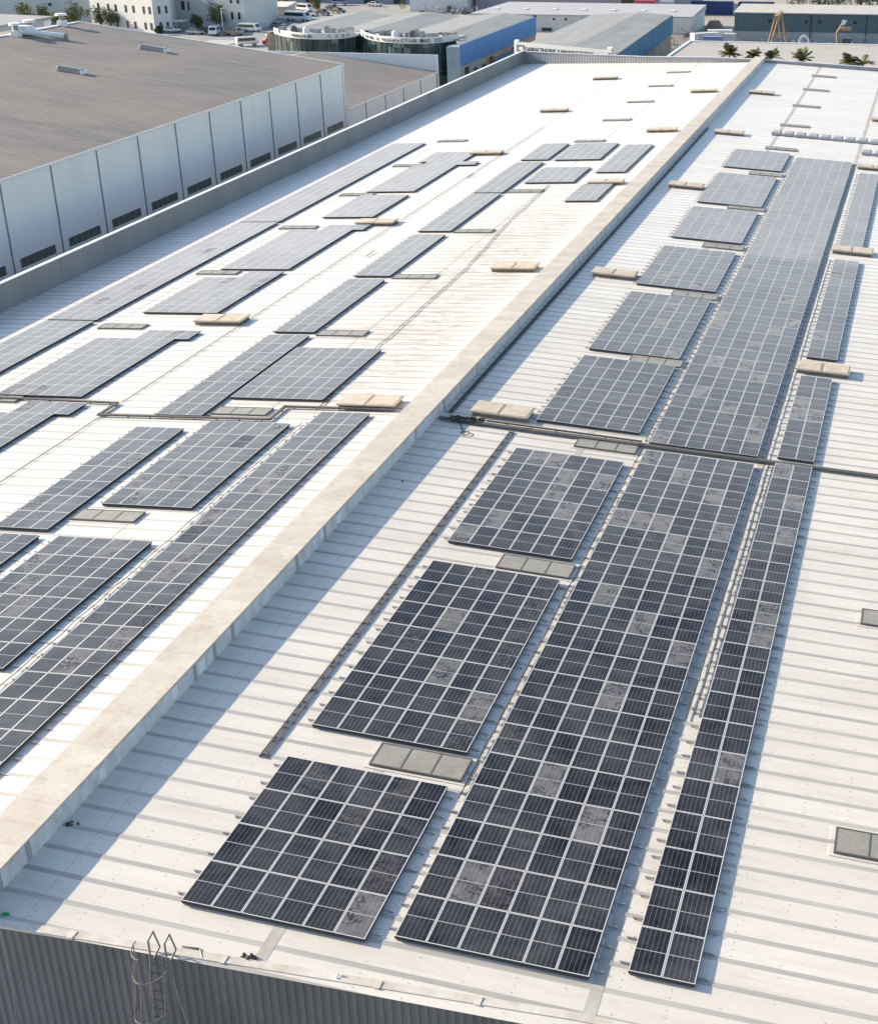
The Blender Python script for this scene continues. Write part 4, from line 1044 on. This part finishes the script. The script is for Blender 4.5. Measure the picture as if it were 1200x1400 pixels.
# yard sheds and canopies near the office
cp = thing('canopy', 'white flat canopy in front of the office entrance', 'canopy', (-171, 333, GZ))
MB().box(-173, 331.5, -7.6, -167.5, 334.5, -7.3).build('cover', MT['trim'], cp)
for a, b in ((-172.8, 331.7), (-167.7, 331.7), (-172.8, 334.3), (-167.7, 334.3)): MB().rod((a, b, GZ), (a, b, -7.6), .06).build('post', MT['steel'], cp)
cp = thing('shed', 'cream shed with a pale roof beside the parked minibus', 'shed', (-164, 378, GZ))
MB().box(-170, 374, GZ, -156.5, 381, -7.4).build('wall', weathered('cream', (0.6, 0.52, 0.44), (0.45, 0.4, 0.33), 0.5), cp)
MB().hexa([(-170.4, 373.6, -7.4), (-156, 373.6, -7.4), (-156, 381.4, -7.4), (-170.4, 381.4, -7.4)], [(-170.4, 373.6, -7.2), (-156, 373.6, -7.2), (-156, 381.4, -6.4), (-170.4, 381.4, -6.4)]).build('roof', weathered('cream_roof', (0.68, 0.62, 0.55), (0.5, 0.45, 0.4), 0.4), cp)
MB().box(-163, 373.9, GZ, -160, 374, -8).build('door', MT['dglass'], cp)
B10 = thing('warehouse', 'dim blue grey workshop along the top edge behind the car park', 'workshop', (-150, 430, GZ))
MB().box(-178, 420, GZ, -132, 445, -2.5).build('wall', ribbed('workshop', (0.26, 0.31, 0.36), (0.2, 0.24, 0.28), 1.0, 0, 0.5), B10)
MB().box(-178.4, 419.6, -2.5, -131.6, 445, -2.1).build('roof', groof, B10)
for x in (-170, -160, -150, -140): MB().box(x, 419.9, GZ, x + 4, 420, -5).build('door', MT['dglass'], B10)

# ------------------------------------------------------------------ trees
leafm = {}
def leaf(name, a, b):
    m = mat(name, a, 0.7); t = NT(m)
    w = t.white(t.vmul(t.pos(), (3, 3, 3)))
    n = t.noise(t.pos(), 0.9, 3)
    t.base(t.mix(t.ramp(n, 0.35, 0.65), a, b)); t.b.inputs['Subsurface Weight'].default_value = 0.0
    return m
LF = [leaf('leaf_dark', (0.035, 0.06, 0.02), (0.06, 0.09, 0.03)), leaf('leaf_olive', (0.08, 0.11, 0.03), (0.12, 0.14, 0.045)), leaf('leaf_yellow', (0.12, 0.14, 0.035), (0.18, 0.18, 0.05)), leaf('leaf_grey', (0.09, 0.10, 0.075), (0.13, 0.13, 0.1))]
bark = mat('bark', (0.16, 0.12, 0.09), 0.9)
def tree(x, y, h, rad, label, lm=0, n=1300, group=None):
    T = thing('tree', label, 'tree', (x, y, GZ), group)
    th = h - rad * 1.1
    t = MB(); t.rod((x, y, GZ), (x, y, GZ + th * .6), .22, .16, 7)
    for i in range(5):
        a = i * 1.26 + random.random(); t.rod((x, y, GZ + th * .55), (x + rad * .6 * math.cos(a), y + rad * .6 * math.sin(a), GZ + h - rad * random.uniform(.6, 1.1)), .12, .04, 5)
    t.build('trunk', bark, T)
    cl = [(x + random.uniform(-.62, .62) * rad, y + random.uniform(-.62, .62) * rad, GZ + h - rad + random.uniform(-.75, .7) * rad * .8, rad * random.uniform(.28, .48)) for _ in range(16)]
    c = MB()
    for i in range(n):
        cx, cy, cz, r_ = random.choice(cl)
        v = Vector((random.gauss(0, 1), random.gauss(0, 1), random.gauss(0, 1))).normalized() * r_ * random.uniform(.55, 1.1)
        p = Vector((cx, cy, cz)) + v
        q = Vector((random.gauss(0, 1), random.gauss(0, 1), random.gauss(0, 1))).normalized(); s_ = q.orthogonal().normalized() * random.uniform(.14, .3); u = q.cross(s_).normalized() * random.uniform(.14, .3)
        c.quad(p - s_, p - u * .7, p + s_, p + u * .7)
    c.build('crown', LF[lm], T)
for a in [(-223, 344, 6.2, 2.9, 'yellow green bushy tree at the left against the blue grey wall', 2), (-217.5, 345, 5.5, 2.4, 'small olive tree beside the yellow green one against the blue grey wall', 1),
          (-206.3, 333, 4.6, 2.0, 'small yellowish bush left of the large olive tree by the blue grey wall', 2), (-200.5, 333, 8.2, 3.9, 'large olive green tree in the middle of the blue grey wall', 1),
          (-191.3, 331, 6.6, 2.7, 'dark green tree at the corner of the white office', 0), (-187.6, 330, 5.6, 2.3, 'greyish brown tree right beside the dark one at the office corner', 3),
          (-169.2, 322.5, 3.0, 1.5, 'low dark bush beside the pale roof edge below the office', 0), (-162.5, 331.0, 5.0, 2.1, 'dark tree in front of the office entrance', 0),
          (-160.8, 338.5, 7.0, 3.0, 'rounded bright olive tree beside the lamp post in front of the office', 1), (-166.5, 379, 5.0, 2.2, 'dark reddish tree left of the cream shed', 0),
          (-168, 397, 5.5, 2.6, 'dark green tree behind the cream shed', 0), (-176, 397, 4.5, 2.2, 'yellow green bush at the top edge behind the cream shed', 2), (-157.5, 399, 4.3, 2.4, 'pale green bush behind the white minibus', 2),
          (-126.5, 400, 9, 4.8, 'big olive tree at the top edge beyond the car park', 1), (-120.5, 402, 8, 3.6, 'olive brown tree right of the big one at the top edge', 3), (-113.5, 404, 7, 2.3, 'thin dark tree next to the plain white block', 0)]:
    tree(*a[:5], lm=a[5], n=1500 if a[3] > 3.5 else 900)
for i in range(6): tree(-13 + i * 6.2, 424 + random.uniform(-2, 2), 7.5, 4.0, 'dark green tree in the row at the top edge behind the teal shed', 0, 1000, 'trees in a row behind the teal shed')
# palms
pal = [leaf('palm_a', (0.08, 0.09, 0.03), (0.20, 0.19, 0.07)), leaf('palm_b', (0.11, 0.13, 0.06), (0.20, 0.22, 0.11))]
def palm(x, y, ztop, sp_, label, lm, nf=22, upness=.5):
    T = thing('palm_tree', label, 'palm tree', (x, y, GZ))
    t = MB(); 
    for i in range(8):
        za, zb = GZ + (ztop - GZ) * i / 8, GZ + (ztop - GZ) * (i + 1) / 8; t.rod((x, y, za), (x, y, zb), .24 - .008 * i, .20 - .008 * i, 8)
    t.build('trunk', bark, T)
    for i in range(nf):
        a = i * 2.4 + random.uniform(-.2, .2); el = random.uniform(-.15, 1.25) * upness + .25
        m = MB(); L = sp_ * random.uniform(.8, 1.1); pts = []
        for kx in range(9):
            u = kx / 8; hr = L * u * math.cos(el) * (1 - .12 * u); vr = L * u * math.sin(el) - 1.0 * sp_ * .45 * u * u * (1.2 - el * .5)
            pts.append(Vector((x + hr * math.cos(a), y + hr * math.sin(a), ztop + vr)))
        m.path([tuple(p) for p in pts], .025, 4)
        side = Vector((-math.sin(a), math.cos(a), 0))
        for kx in range(1, 9):
            for sub in (0, .5):
                p = pts[kx - 1].lerp(pts[kx], sub); dr = (pts[kx] - pts[kx - 1]).normalized()
                ll = sp_ * .3 * math.sin(math.pi * min(1, (kx + sub) / 9.5) * .92 + .1)
                for sg in (-1, 1):
                    tip = p + side * sg * ll + dr * ll * .55 + Vector((0, 0, -.25 * ll)); w = dr * .12
                    m.quad(tuple(p - w), tuple(p + w), tuple(tip))
        m.build('frond', pal[lm], T)
palm(-6.2, 222, 0.15, 2.7, 'leftmost bushy palm behind the back parapet', 0, 24, .8)
palm(-2.1, 222, -0.1, 2.5, 'second palm from the left, touching the end of the ridge cap', 0, 20, .75)
palm(1.0, 222, -0.35, 2.6, 'third palm from the left, pale spiky fronds just right of the ridge end', 1, 16, .8)
palm(6.2, 222, -0.65, 3.0, 'spiky open palm alone in the middle behind the right slope', 1, 16, .85)
palm(14.2, 222, -0.75, 2.9, 'wide bushy palm at the right behind the back edge of the roof', 0, 22, .6)
palm(16.4, 222.5, -0.9, 2.4, 'rightmost low palm beside the wide bushy one', 0, 18, .6)

# ------------------------------------------------------------------ vehicles
tyre = mat('tyre', (0.02, 0.02, 0.02), 0.8); carglass = mat('car_glass', (0.02, 0.025, 0.03), 0.1); rim = mat('rim', (0.5, 0.5, 0.5), 0.3, .6)
def car(label, cat, x, y, rot, L, W, H, col, kind='car', name=None):
    T = thing(name or 'parked_' + cat.replace(' ', '_'), label, cat, (x, y, GZ + .01))
    T.rotation_euler = (0, 0, rot)
    paint = mat('paint', col, 0.3); paint.node_tree.nodes['Principled BSDF'].inputs['Coat Weight'].default_value = .5
    if kind == 'car': prof = [(-.5, .35), (-.5, .62), (-.47, .68), (-.36, .70), (-.24, 1), (.10, 1), (.27, .70), (.46, .62), (.5, .5), (.5, .35)]
    elif kind == 'van': prof = [(-.5, .25), (-.5, .9), (-.47, 1), (.30, 1), (.38, .93), (.46, .6), (.5, .5), (.5, .25)]
    else: prof = [(-.5, .3), (-.5, .58), (.10, .58), (.12, 1), (.30, 1), (.40, .68), (.5, .6), (.5, .3)]
    m = MB(); n = len(prof)
    def wd(zf): return W / 2 * (1 - .16 * max(0, (zf - .62) / .38)) if kind != 'van' else W / 2 * (1 - .06 * max(0, (zf - .6) / .4))
    vs = [(px * L, -wd(pz), pz * H) for px, pz in prof] + [(px * L, wd(pz), pz * H) for px, pz in prof]
    m.add(vs, [tuple(range(n)), tuple(range(2 * n - 1, n - 1, -1))] + [(i, n + i, n + (i + 1) % n, (i + 1) % n) for i in range(n)])
    m.build('body', paint, T, local=True)
    g = MB()
    if kind == 'car': segs = [(-.30, .30 - .16, .72, .94)]
    elif kind == 'van': segs = [(-.46, .36, .58, .88)]
    else: segs = [(.13, .30, .68, .94)]
    for xa, xb, za, zb in segs:
        for sg in (-1, 1):
            y0 = sg * (wd(za) + .012); y1 = sg * (wd(zb) + .012)
            g.quad((xa * L, y0, za * H), (xb * L, y0, za * H), ((xb - .05) * L, y1, zb * H), ((xa + .03) * L, y1, zb * H))
    g.build('side_windows', carglass, T, local=True)
    ws = MB()
    if kind == 'car': a, b = (.265, .71), (.115, .98)
    elif kind == 'van': a, b = (.455, .62), (.385, .92)
    else: a, b = (.39, .70), (.31, .97)
    ws.quad((a[0] * L + .02, -W * .4, a[1] * H + .02), (a[0] * L + .02, W * .4, a[1] * H + .02), (b[0] * L + .02, W * .36, b[1] * H + .02), (b[0] * L + .02, -W * .36, b[1] * H + .02))
    ws.build('windscreen', carglass, T, local=True)
    r_ = .17 * H if kind == 'van' else .23 * H
    r_ = max(.32, r_)
    for wx in (-.31, .31):
        for sg in (-1, 1):
            w = MB(); w.rod((wx * L, sg * (W / 2 - .2), r_), (wx * L, sg * (W / 2 + .02), r_), r_, n=12); wo = w.build('wheel', tyre, T, local=True)
            h = MB(); h.rod((wx * L, sg * (W / 2 + .02), r_), (wx * L, sg * (W / 2 + .035), r_), r_ * .55, n=8); h.build('rim', rim, wo, local=True)
    for sg in (-1, 1):
        l = MB(); l.box(.5 * L, sg * W * .36 - .15, .5 * H, .5 * L + .02, sg * W * .36 + .15, .57 * H); l.build('headlight', MT['trim'], T, local=True)
    return T
W_ = (0.75, 0.75, 0.74)
car('long white minibus in the middle of the car park', 'minibus', -147.6, 362, R(-14), 8.4, 2.2, 2.7, W_, 'van')
car('dark car parked just right of the long minibus', 'car', -147.5, 380, R(-30), 4.8, 1.9, 1.6, (0.06, 0.06, 0.07))
car('black car at the end of the row beyond the minibus', 'car', -145.0, 386, R(-30), 4.8, 1.9, 1.6, (0.02, 0.02, 0.025))
car('white car between the cream shed and the dark cars', 'car', -151, 377, R(-25), 4.6, 1.8, 1.5, W_)
car('pale blue hatchback in the shade left of the minibus', 'car', -155.5, 352.5, R(-20), 4.4, 1.8, 1.5, (0.35, 0.42, 0.55))
car('white hatchback behind the pale blue one', 'car', -156.5, 358.5, R(-20), 4.4, 1.8, 1.5, W_)
car('white van seen from the front beside the office tree', 'van', -154.5, 324, R(-75), 5.0, 2.1, 2.4, W_, 'van')
car('white people carrier parked behind the pickup truck near the lamp post', 'van', -149.5, 334.5, R(-12), 6.4, 2.1, 2.1, W_, 'van')
car('brown loaded pickup truck with a white cover beside the white van', 'pickup truck', -149.8, 325.0, R(-5), 5.6, 2.0, 1.9, (0.35, 0.25, 0.18), 'pick')
car('white saloon parked under the end of the left glass office', 'car', -136.5, 322, R(60), 4.6, 1.9, 1.5, W_)
car('silver car alone on the road at the top edge', 'car', -142.5, 410, R(-15), 4.8, 1.9, 1.5, (0.5, 0.5, 0.52))
car('blue and white van by the workshop at the top edge', 'van', -155, 412, R(20), 5.0, 2.0, 2.3, (0.25, 0.3, 0.5), 'van')
for (lab, x, y, rot, col, kd) in [('dark red car at the near end of the row left of the minibus', -158.5, 365, -20, (0.18, 0.03, 0.03), 'car'), ('silver car second in the row beside the cream shed', -152.5, 369.5, -20, (0.45, 0.45, 0.46), 'car'),
        ('grey car in the shade below the glass office tree line', -146, 345, -15, (0.2, 0.2, 0.21), 'car'), ('white van near the top edge left of the dark cars', -158, 391, -25, W_, 'van'), ('black car near the top edge behind the minibus', -151, 396, -25, (0.03, 0.03, 0.03), 'car'),
        ('white car parked beside the kerbed island in the car park', -139, 341, 70, W_, 'car'), ('blue car by the kerb right of the minibus', -137, 372, 60, (0.05, 0.1, 0.25), 'car'), ('white car under the office canopy', -169, 328.5, 10, W_, 'car'),
        ('beige car between the dark tree and the white van', -160.5, 325, -10, (0.45, 0.4, 0.32), 'car'), ('small white car behind the white people carrier', -155.5, 343.5, -15, W_, 'car'), ('red car by the pale roof edge at the left glass office', -131.5, 308, 40, (0.5, 0.08, 0.07), 'car'),
        ('white lorry cab parked near the red car', -135.5, 303.5, 40, W_, 'van')]:
    car(lab, 'van' if kd == 'van' else 'car', x, y, R(rot), 4.6 if kd == 'car' else 5.4, 1.85, 1.5 if kd == 'car' else 2.2, col, kd)
lp = thing('lamp_post', 'slim white lamp post in front of the office beside the olive tree', 'lamp post', (-156.2, 332.5, GZ))
MB().rod((-156.2, 332.5, GZ), (-156.2, 332.5, -4.2), .14, .09, 8).build('pole', MT['trim'], lp)
MB().path([(-156.2, 332.5, -4.2), (-155.6, 332.2, -4.0)], .06).build('arm', MT['trim'], lp)
MB().box(-155.7, 332.0, -4.08, -155.0, 332.3, -3.95).build('lamp_head', MT['trim'], lp)
# boxes, containers and clutter of the yards
def container(label, x, y, rot, col, L=6.1, W=2.4, H=2.6, nm='shipping_container'):
    T = thing(nm, label, 'container', (x, y, GZ)); T.rotation_euler = (0, 0, R(rot))
    p = mat('container_paint', col, .6)
    m = MB(); m.box(-L / 2 + .05, -W / 2 + .05, .12, L / 2 - .05, W / 2 - .05, H - .05); n = int(L / .28)
    for i in range(n):
        xx = -L / 2 + .2 + i * (L - .4) / n
        m.box(xx, -W / 2 + .01, .2, xx + .13, -W / 2 + .05, H - .15); m.box(xx, W / 2 - .05, .2, xx + .13, W / 2 - .01, H - .15)
    m.build('shell', p, T, local=True)
    f = MB()
    for a in (-1, 1):
        for b in (-1, 1):
            f.box(a * L / 2 - .06, b * W / 2 - .06, 0, a * L / 2 + .06, b * W / 2 + .06, H)
        f.box(-L / 2, a * W / 2 - .05, H - .12, L / 2, a * W / 2 + .05, H + .01); f.box(-L / 2, a * W / 2 - .05, .02, L / 2, a * W / 2 + .05, .16)
    f.build('frame', p, T, local=True)
    d_ = MB(); d_.box(L / 2 - .04, -W / 2 + .1, .15, L / 2 + .02, -.02, H - .12); d_.box(L / 2 - .04, .02, .15, L / 2 + .02, W / 2 - .1, H - .12); d_.build('doors', p, T, local=True)
container('large dark blue container at the top edge right of the mauve wall', -35.5, 402, 0, (0.02, 0.05, 0.16), 12, 2.5, 3.6)
container('second dark blue container at the top edge beside the first', -23, 404, 0, (0.02, 0.045, 0.13), 10, 2.5, 3.4)
container('red and pink stack of boxes at the top edge before the mauve wall', -53.5, 392, 0, (0.5, 0.08, 0.12), 6, 2.4, 4.4)
container('pale grey container beside the red boxes at the top edge', -47.5, 394, 0, (0.5, 0.55, 0.56), 4, 2.4, 4.2)
container('white cabin in the yard beside the end of the white shed', -24.5, 341, 10, (0.7, 0.7, 0.7), 6, 2.6, 2.0, 'site_cabin')
container('long white cabin behind the beige roof near the teal shed', -26.5, 330, 35, (0.6, 0.6, 0.62), 7, 2.6, 2.4, 'site_cabin')
container('small pale blue container in front of the white cabins', -23.8, 324.5, 5, (0.25, 0.3, 0.5), 4.5, 2.4, 2.2)
container('small cream container at the foot of the teal shed left corner', -20.5, 329, -8, (0.6, 0.58, 0.55), 3, 2.2, 2.4)
bt = thing('frame_tent', 'dark peaked tent in the yard left of the teal shed', 'tent', (-27.5, 352, GZ))
MB().hexa([(-30.5, 350, GZ), (-24.5, 350, GZ), (-24.5, 355, GZ), (-30.5, 355, GZ)], [(-28.8, 351.4, -6.9), (-26.6, 351.4, -6.9), (-26.6, 353.6, -6.9), (-28.8, 353.6, -6.9)]).build('cover', weathered('tarp', (0.10, 0.09, 0.08), (0.16, 0.14, 0.12), .6), bt)
MB().rod((-27.7, 352.5, -6.9), (-27.7, 352.5, -6.5), .08).build('peak', MT['darksteel'], bt)
yel = weathered('yellow_crane_paint', (0.42, 0.27, 0.12), (0.26, 0.18, 0.1), .6, 1.0)
def gantry(x, y, h, w, depth, lab):
    T = thing('gantry_crane', lab, 'crane', (x, y, GZ))
    for sy in (-1, 1):
        yy = y + sy * depth / 2
        for sx in (-1, 1):
            MB().rod((x + sx * w, yy, GZ), (x + sx * .35, yy, GZ + h), .2, .16, 6).build('leg', yel, T)
        MB().box(x - w * .6, yy - .1, GZ + h * .45, x + w * .6, yy + .1, GZ + h * .45 + .2).build('cross_bar', yel, T)
    MB().box(x - .45, y - depth / 2 - 1.5, GZ + h, x + .45, y + depth / 2 + 1.5, GZ + h + .8).build('girder', yel, T)
    MB().box(x - .35, y - .6, GZ + h - .7, x + .35, y + .6, GZ + h).build('hoist', weathered('hoist', (.5, .4, .2), (.3, .2, .1), .5), T)
    MB().rod((x, y, GZ + h - .7), (x, y, GZ + h - 3), .04).build('hook_rope', MT['darksteel'], T)
gantry(-7.6, 316, 7.6, 2.0, 9, 'tall yellow A frame gantry crane in front of the teal shed')
T = thing('excavator', 'yellow machine with raised arm in front of the teal shed at right', 'machine', (8, 312, GZ))
MB().box(6.2, 310.5, -9.3, 9.8, 313.5, -8.2).build('body', yel, T)
MB().box(7.6, 310.6, -8.2, 9.6, 313.3, -6.3).build('cab', MT['darksteel'], T)
MB().path([(6.8, 312, -8.2), (6.2, 312, -5.2), (7.4, 311.4, -3.2)], .28, 6).build('arm', yel, T)
MB().box(6.9, 310.6, -4.6, 9.4, 312.2, -4.0).build('boom', yel, T)
MB().hexa([(6.9, 310.9, -3.5), (7.7, 310.9, -3.5), (7.7, 312, -3.5), (6.9, 312, -3.5)], [(7.3, 310.9, -2.4), (8.3, 310.9, -2.7), (8.3, 312, -2.7), (7.3, 312, -2.4)]).build('bucket', MT['trim'], T)
for sy in (310.3, 313.2): MB().box(6.0, sy, GZ, 10, sy + .5, -9.2).build('track', MT['darksteel'], T)
T = MB(); pts = []
for i in range(13):
    a = math.pi * i / 12; pts.append((-1.0 - 1.0 * math.cos(a), 311, -7.2 + 1.2 * math.sin(a)))
T.path([(-2.0, 311, -8.9), *pts, (0, 311, -8.9)], .32, 8); tag(T.build('pipe_arch', MT['trim'], None, loc=(-1, 311, GZ)), 'thick white curved pipe standing like an arch in the yard', 'pipe')
for v in range(2):
    T = MB(); x = 3.6 + v * 9.2; T.box(x - 2.8, 313.9, -6.6, x + 2.8, 314.1, -6.3)
    for sx in (-2.6, 0, 2.6): T.box(x + sx - .1, 313.9, GZ, x + sx + .1, 314.1, -6.6)
    tag(T.build('steel_frame', weathered('frm', (.3, .32, .34), (.2, .18, .15), .5), None, loc=(x, 314, GZ)), ['grey steel frame between the arch and the yellow machine', 'grey steel frame right of the yellow machine'][v], 'steel frame')
cl = [(0.3, .28, .25), (.12, .11, .1), (.5, .5, .5), (.35, .2, .12), (.1, .14, .25), (.45, .42, .35)]
def scrap(x, y, n, spread, label, hh=1.6):
    m = MB(); 
    for i in range(n):
        a, b = x + random.uniform(-1, 1) * spread[0], y + random.uniform(-1, 1) * spread[1]; s1, s2, s3 = random.uniform(.2, .9), random.uniform(.2, .9), random.uniform(.2, hh)
        if random.random() < .45: m.rod((a, b, GZ + .1), (a + random.uniform(-1.8, 1.8), b + random.uniform(-1.8, 1.8), GZ + random.uniform(.3, hh * 1.3)), .1, n=6, mi=i % 6)
        else: m.box(a - s1, b - s2, GZ, a + s1, b + s2, GZ + s3, mi=i % 6)
    o = m.build('scrap_pile', [mat('scrap', c, .7) for c in cl], None, loc=(x, y, GZ)); tag(o, label, 'scrap', kind='stuff')
scrap(5, 326, 60, (24, 5), 'scrap and machine parts heaped in front of the teal shed', 1.5)
scrap(-28, 318, 45, (5, 9), 'parts and drums heaped between the teal sided factory and the beige roof')
scrap(-31, 342, 30, (3.5, 5), 'bushes of scrap in the shade at the end of the white shed')
scrap(-52, 330, 25, (4, 12), 'goods stacked in the lane behind the blue sided factory', 1.2)
scrap(-56.3, 262, 40, (1.5, 20), 'goods stacked along the tan wall under the blue cladding', 1.8)
scrap(-160, 333, 26, (5, 3), 'boxes and crates in the yard in front of the office', 1.3)
scrap(-112, 392, 40, (9, 4), 'white goods piled before the plain white block at the top edge', 1.8)
scrap(-50, 382, 30, (10, 4), 'poles and scrap along the top edge behind the white shed', 2.2)
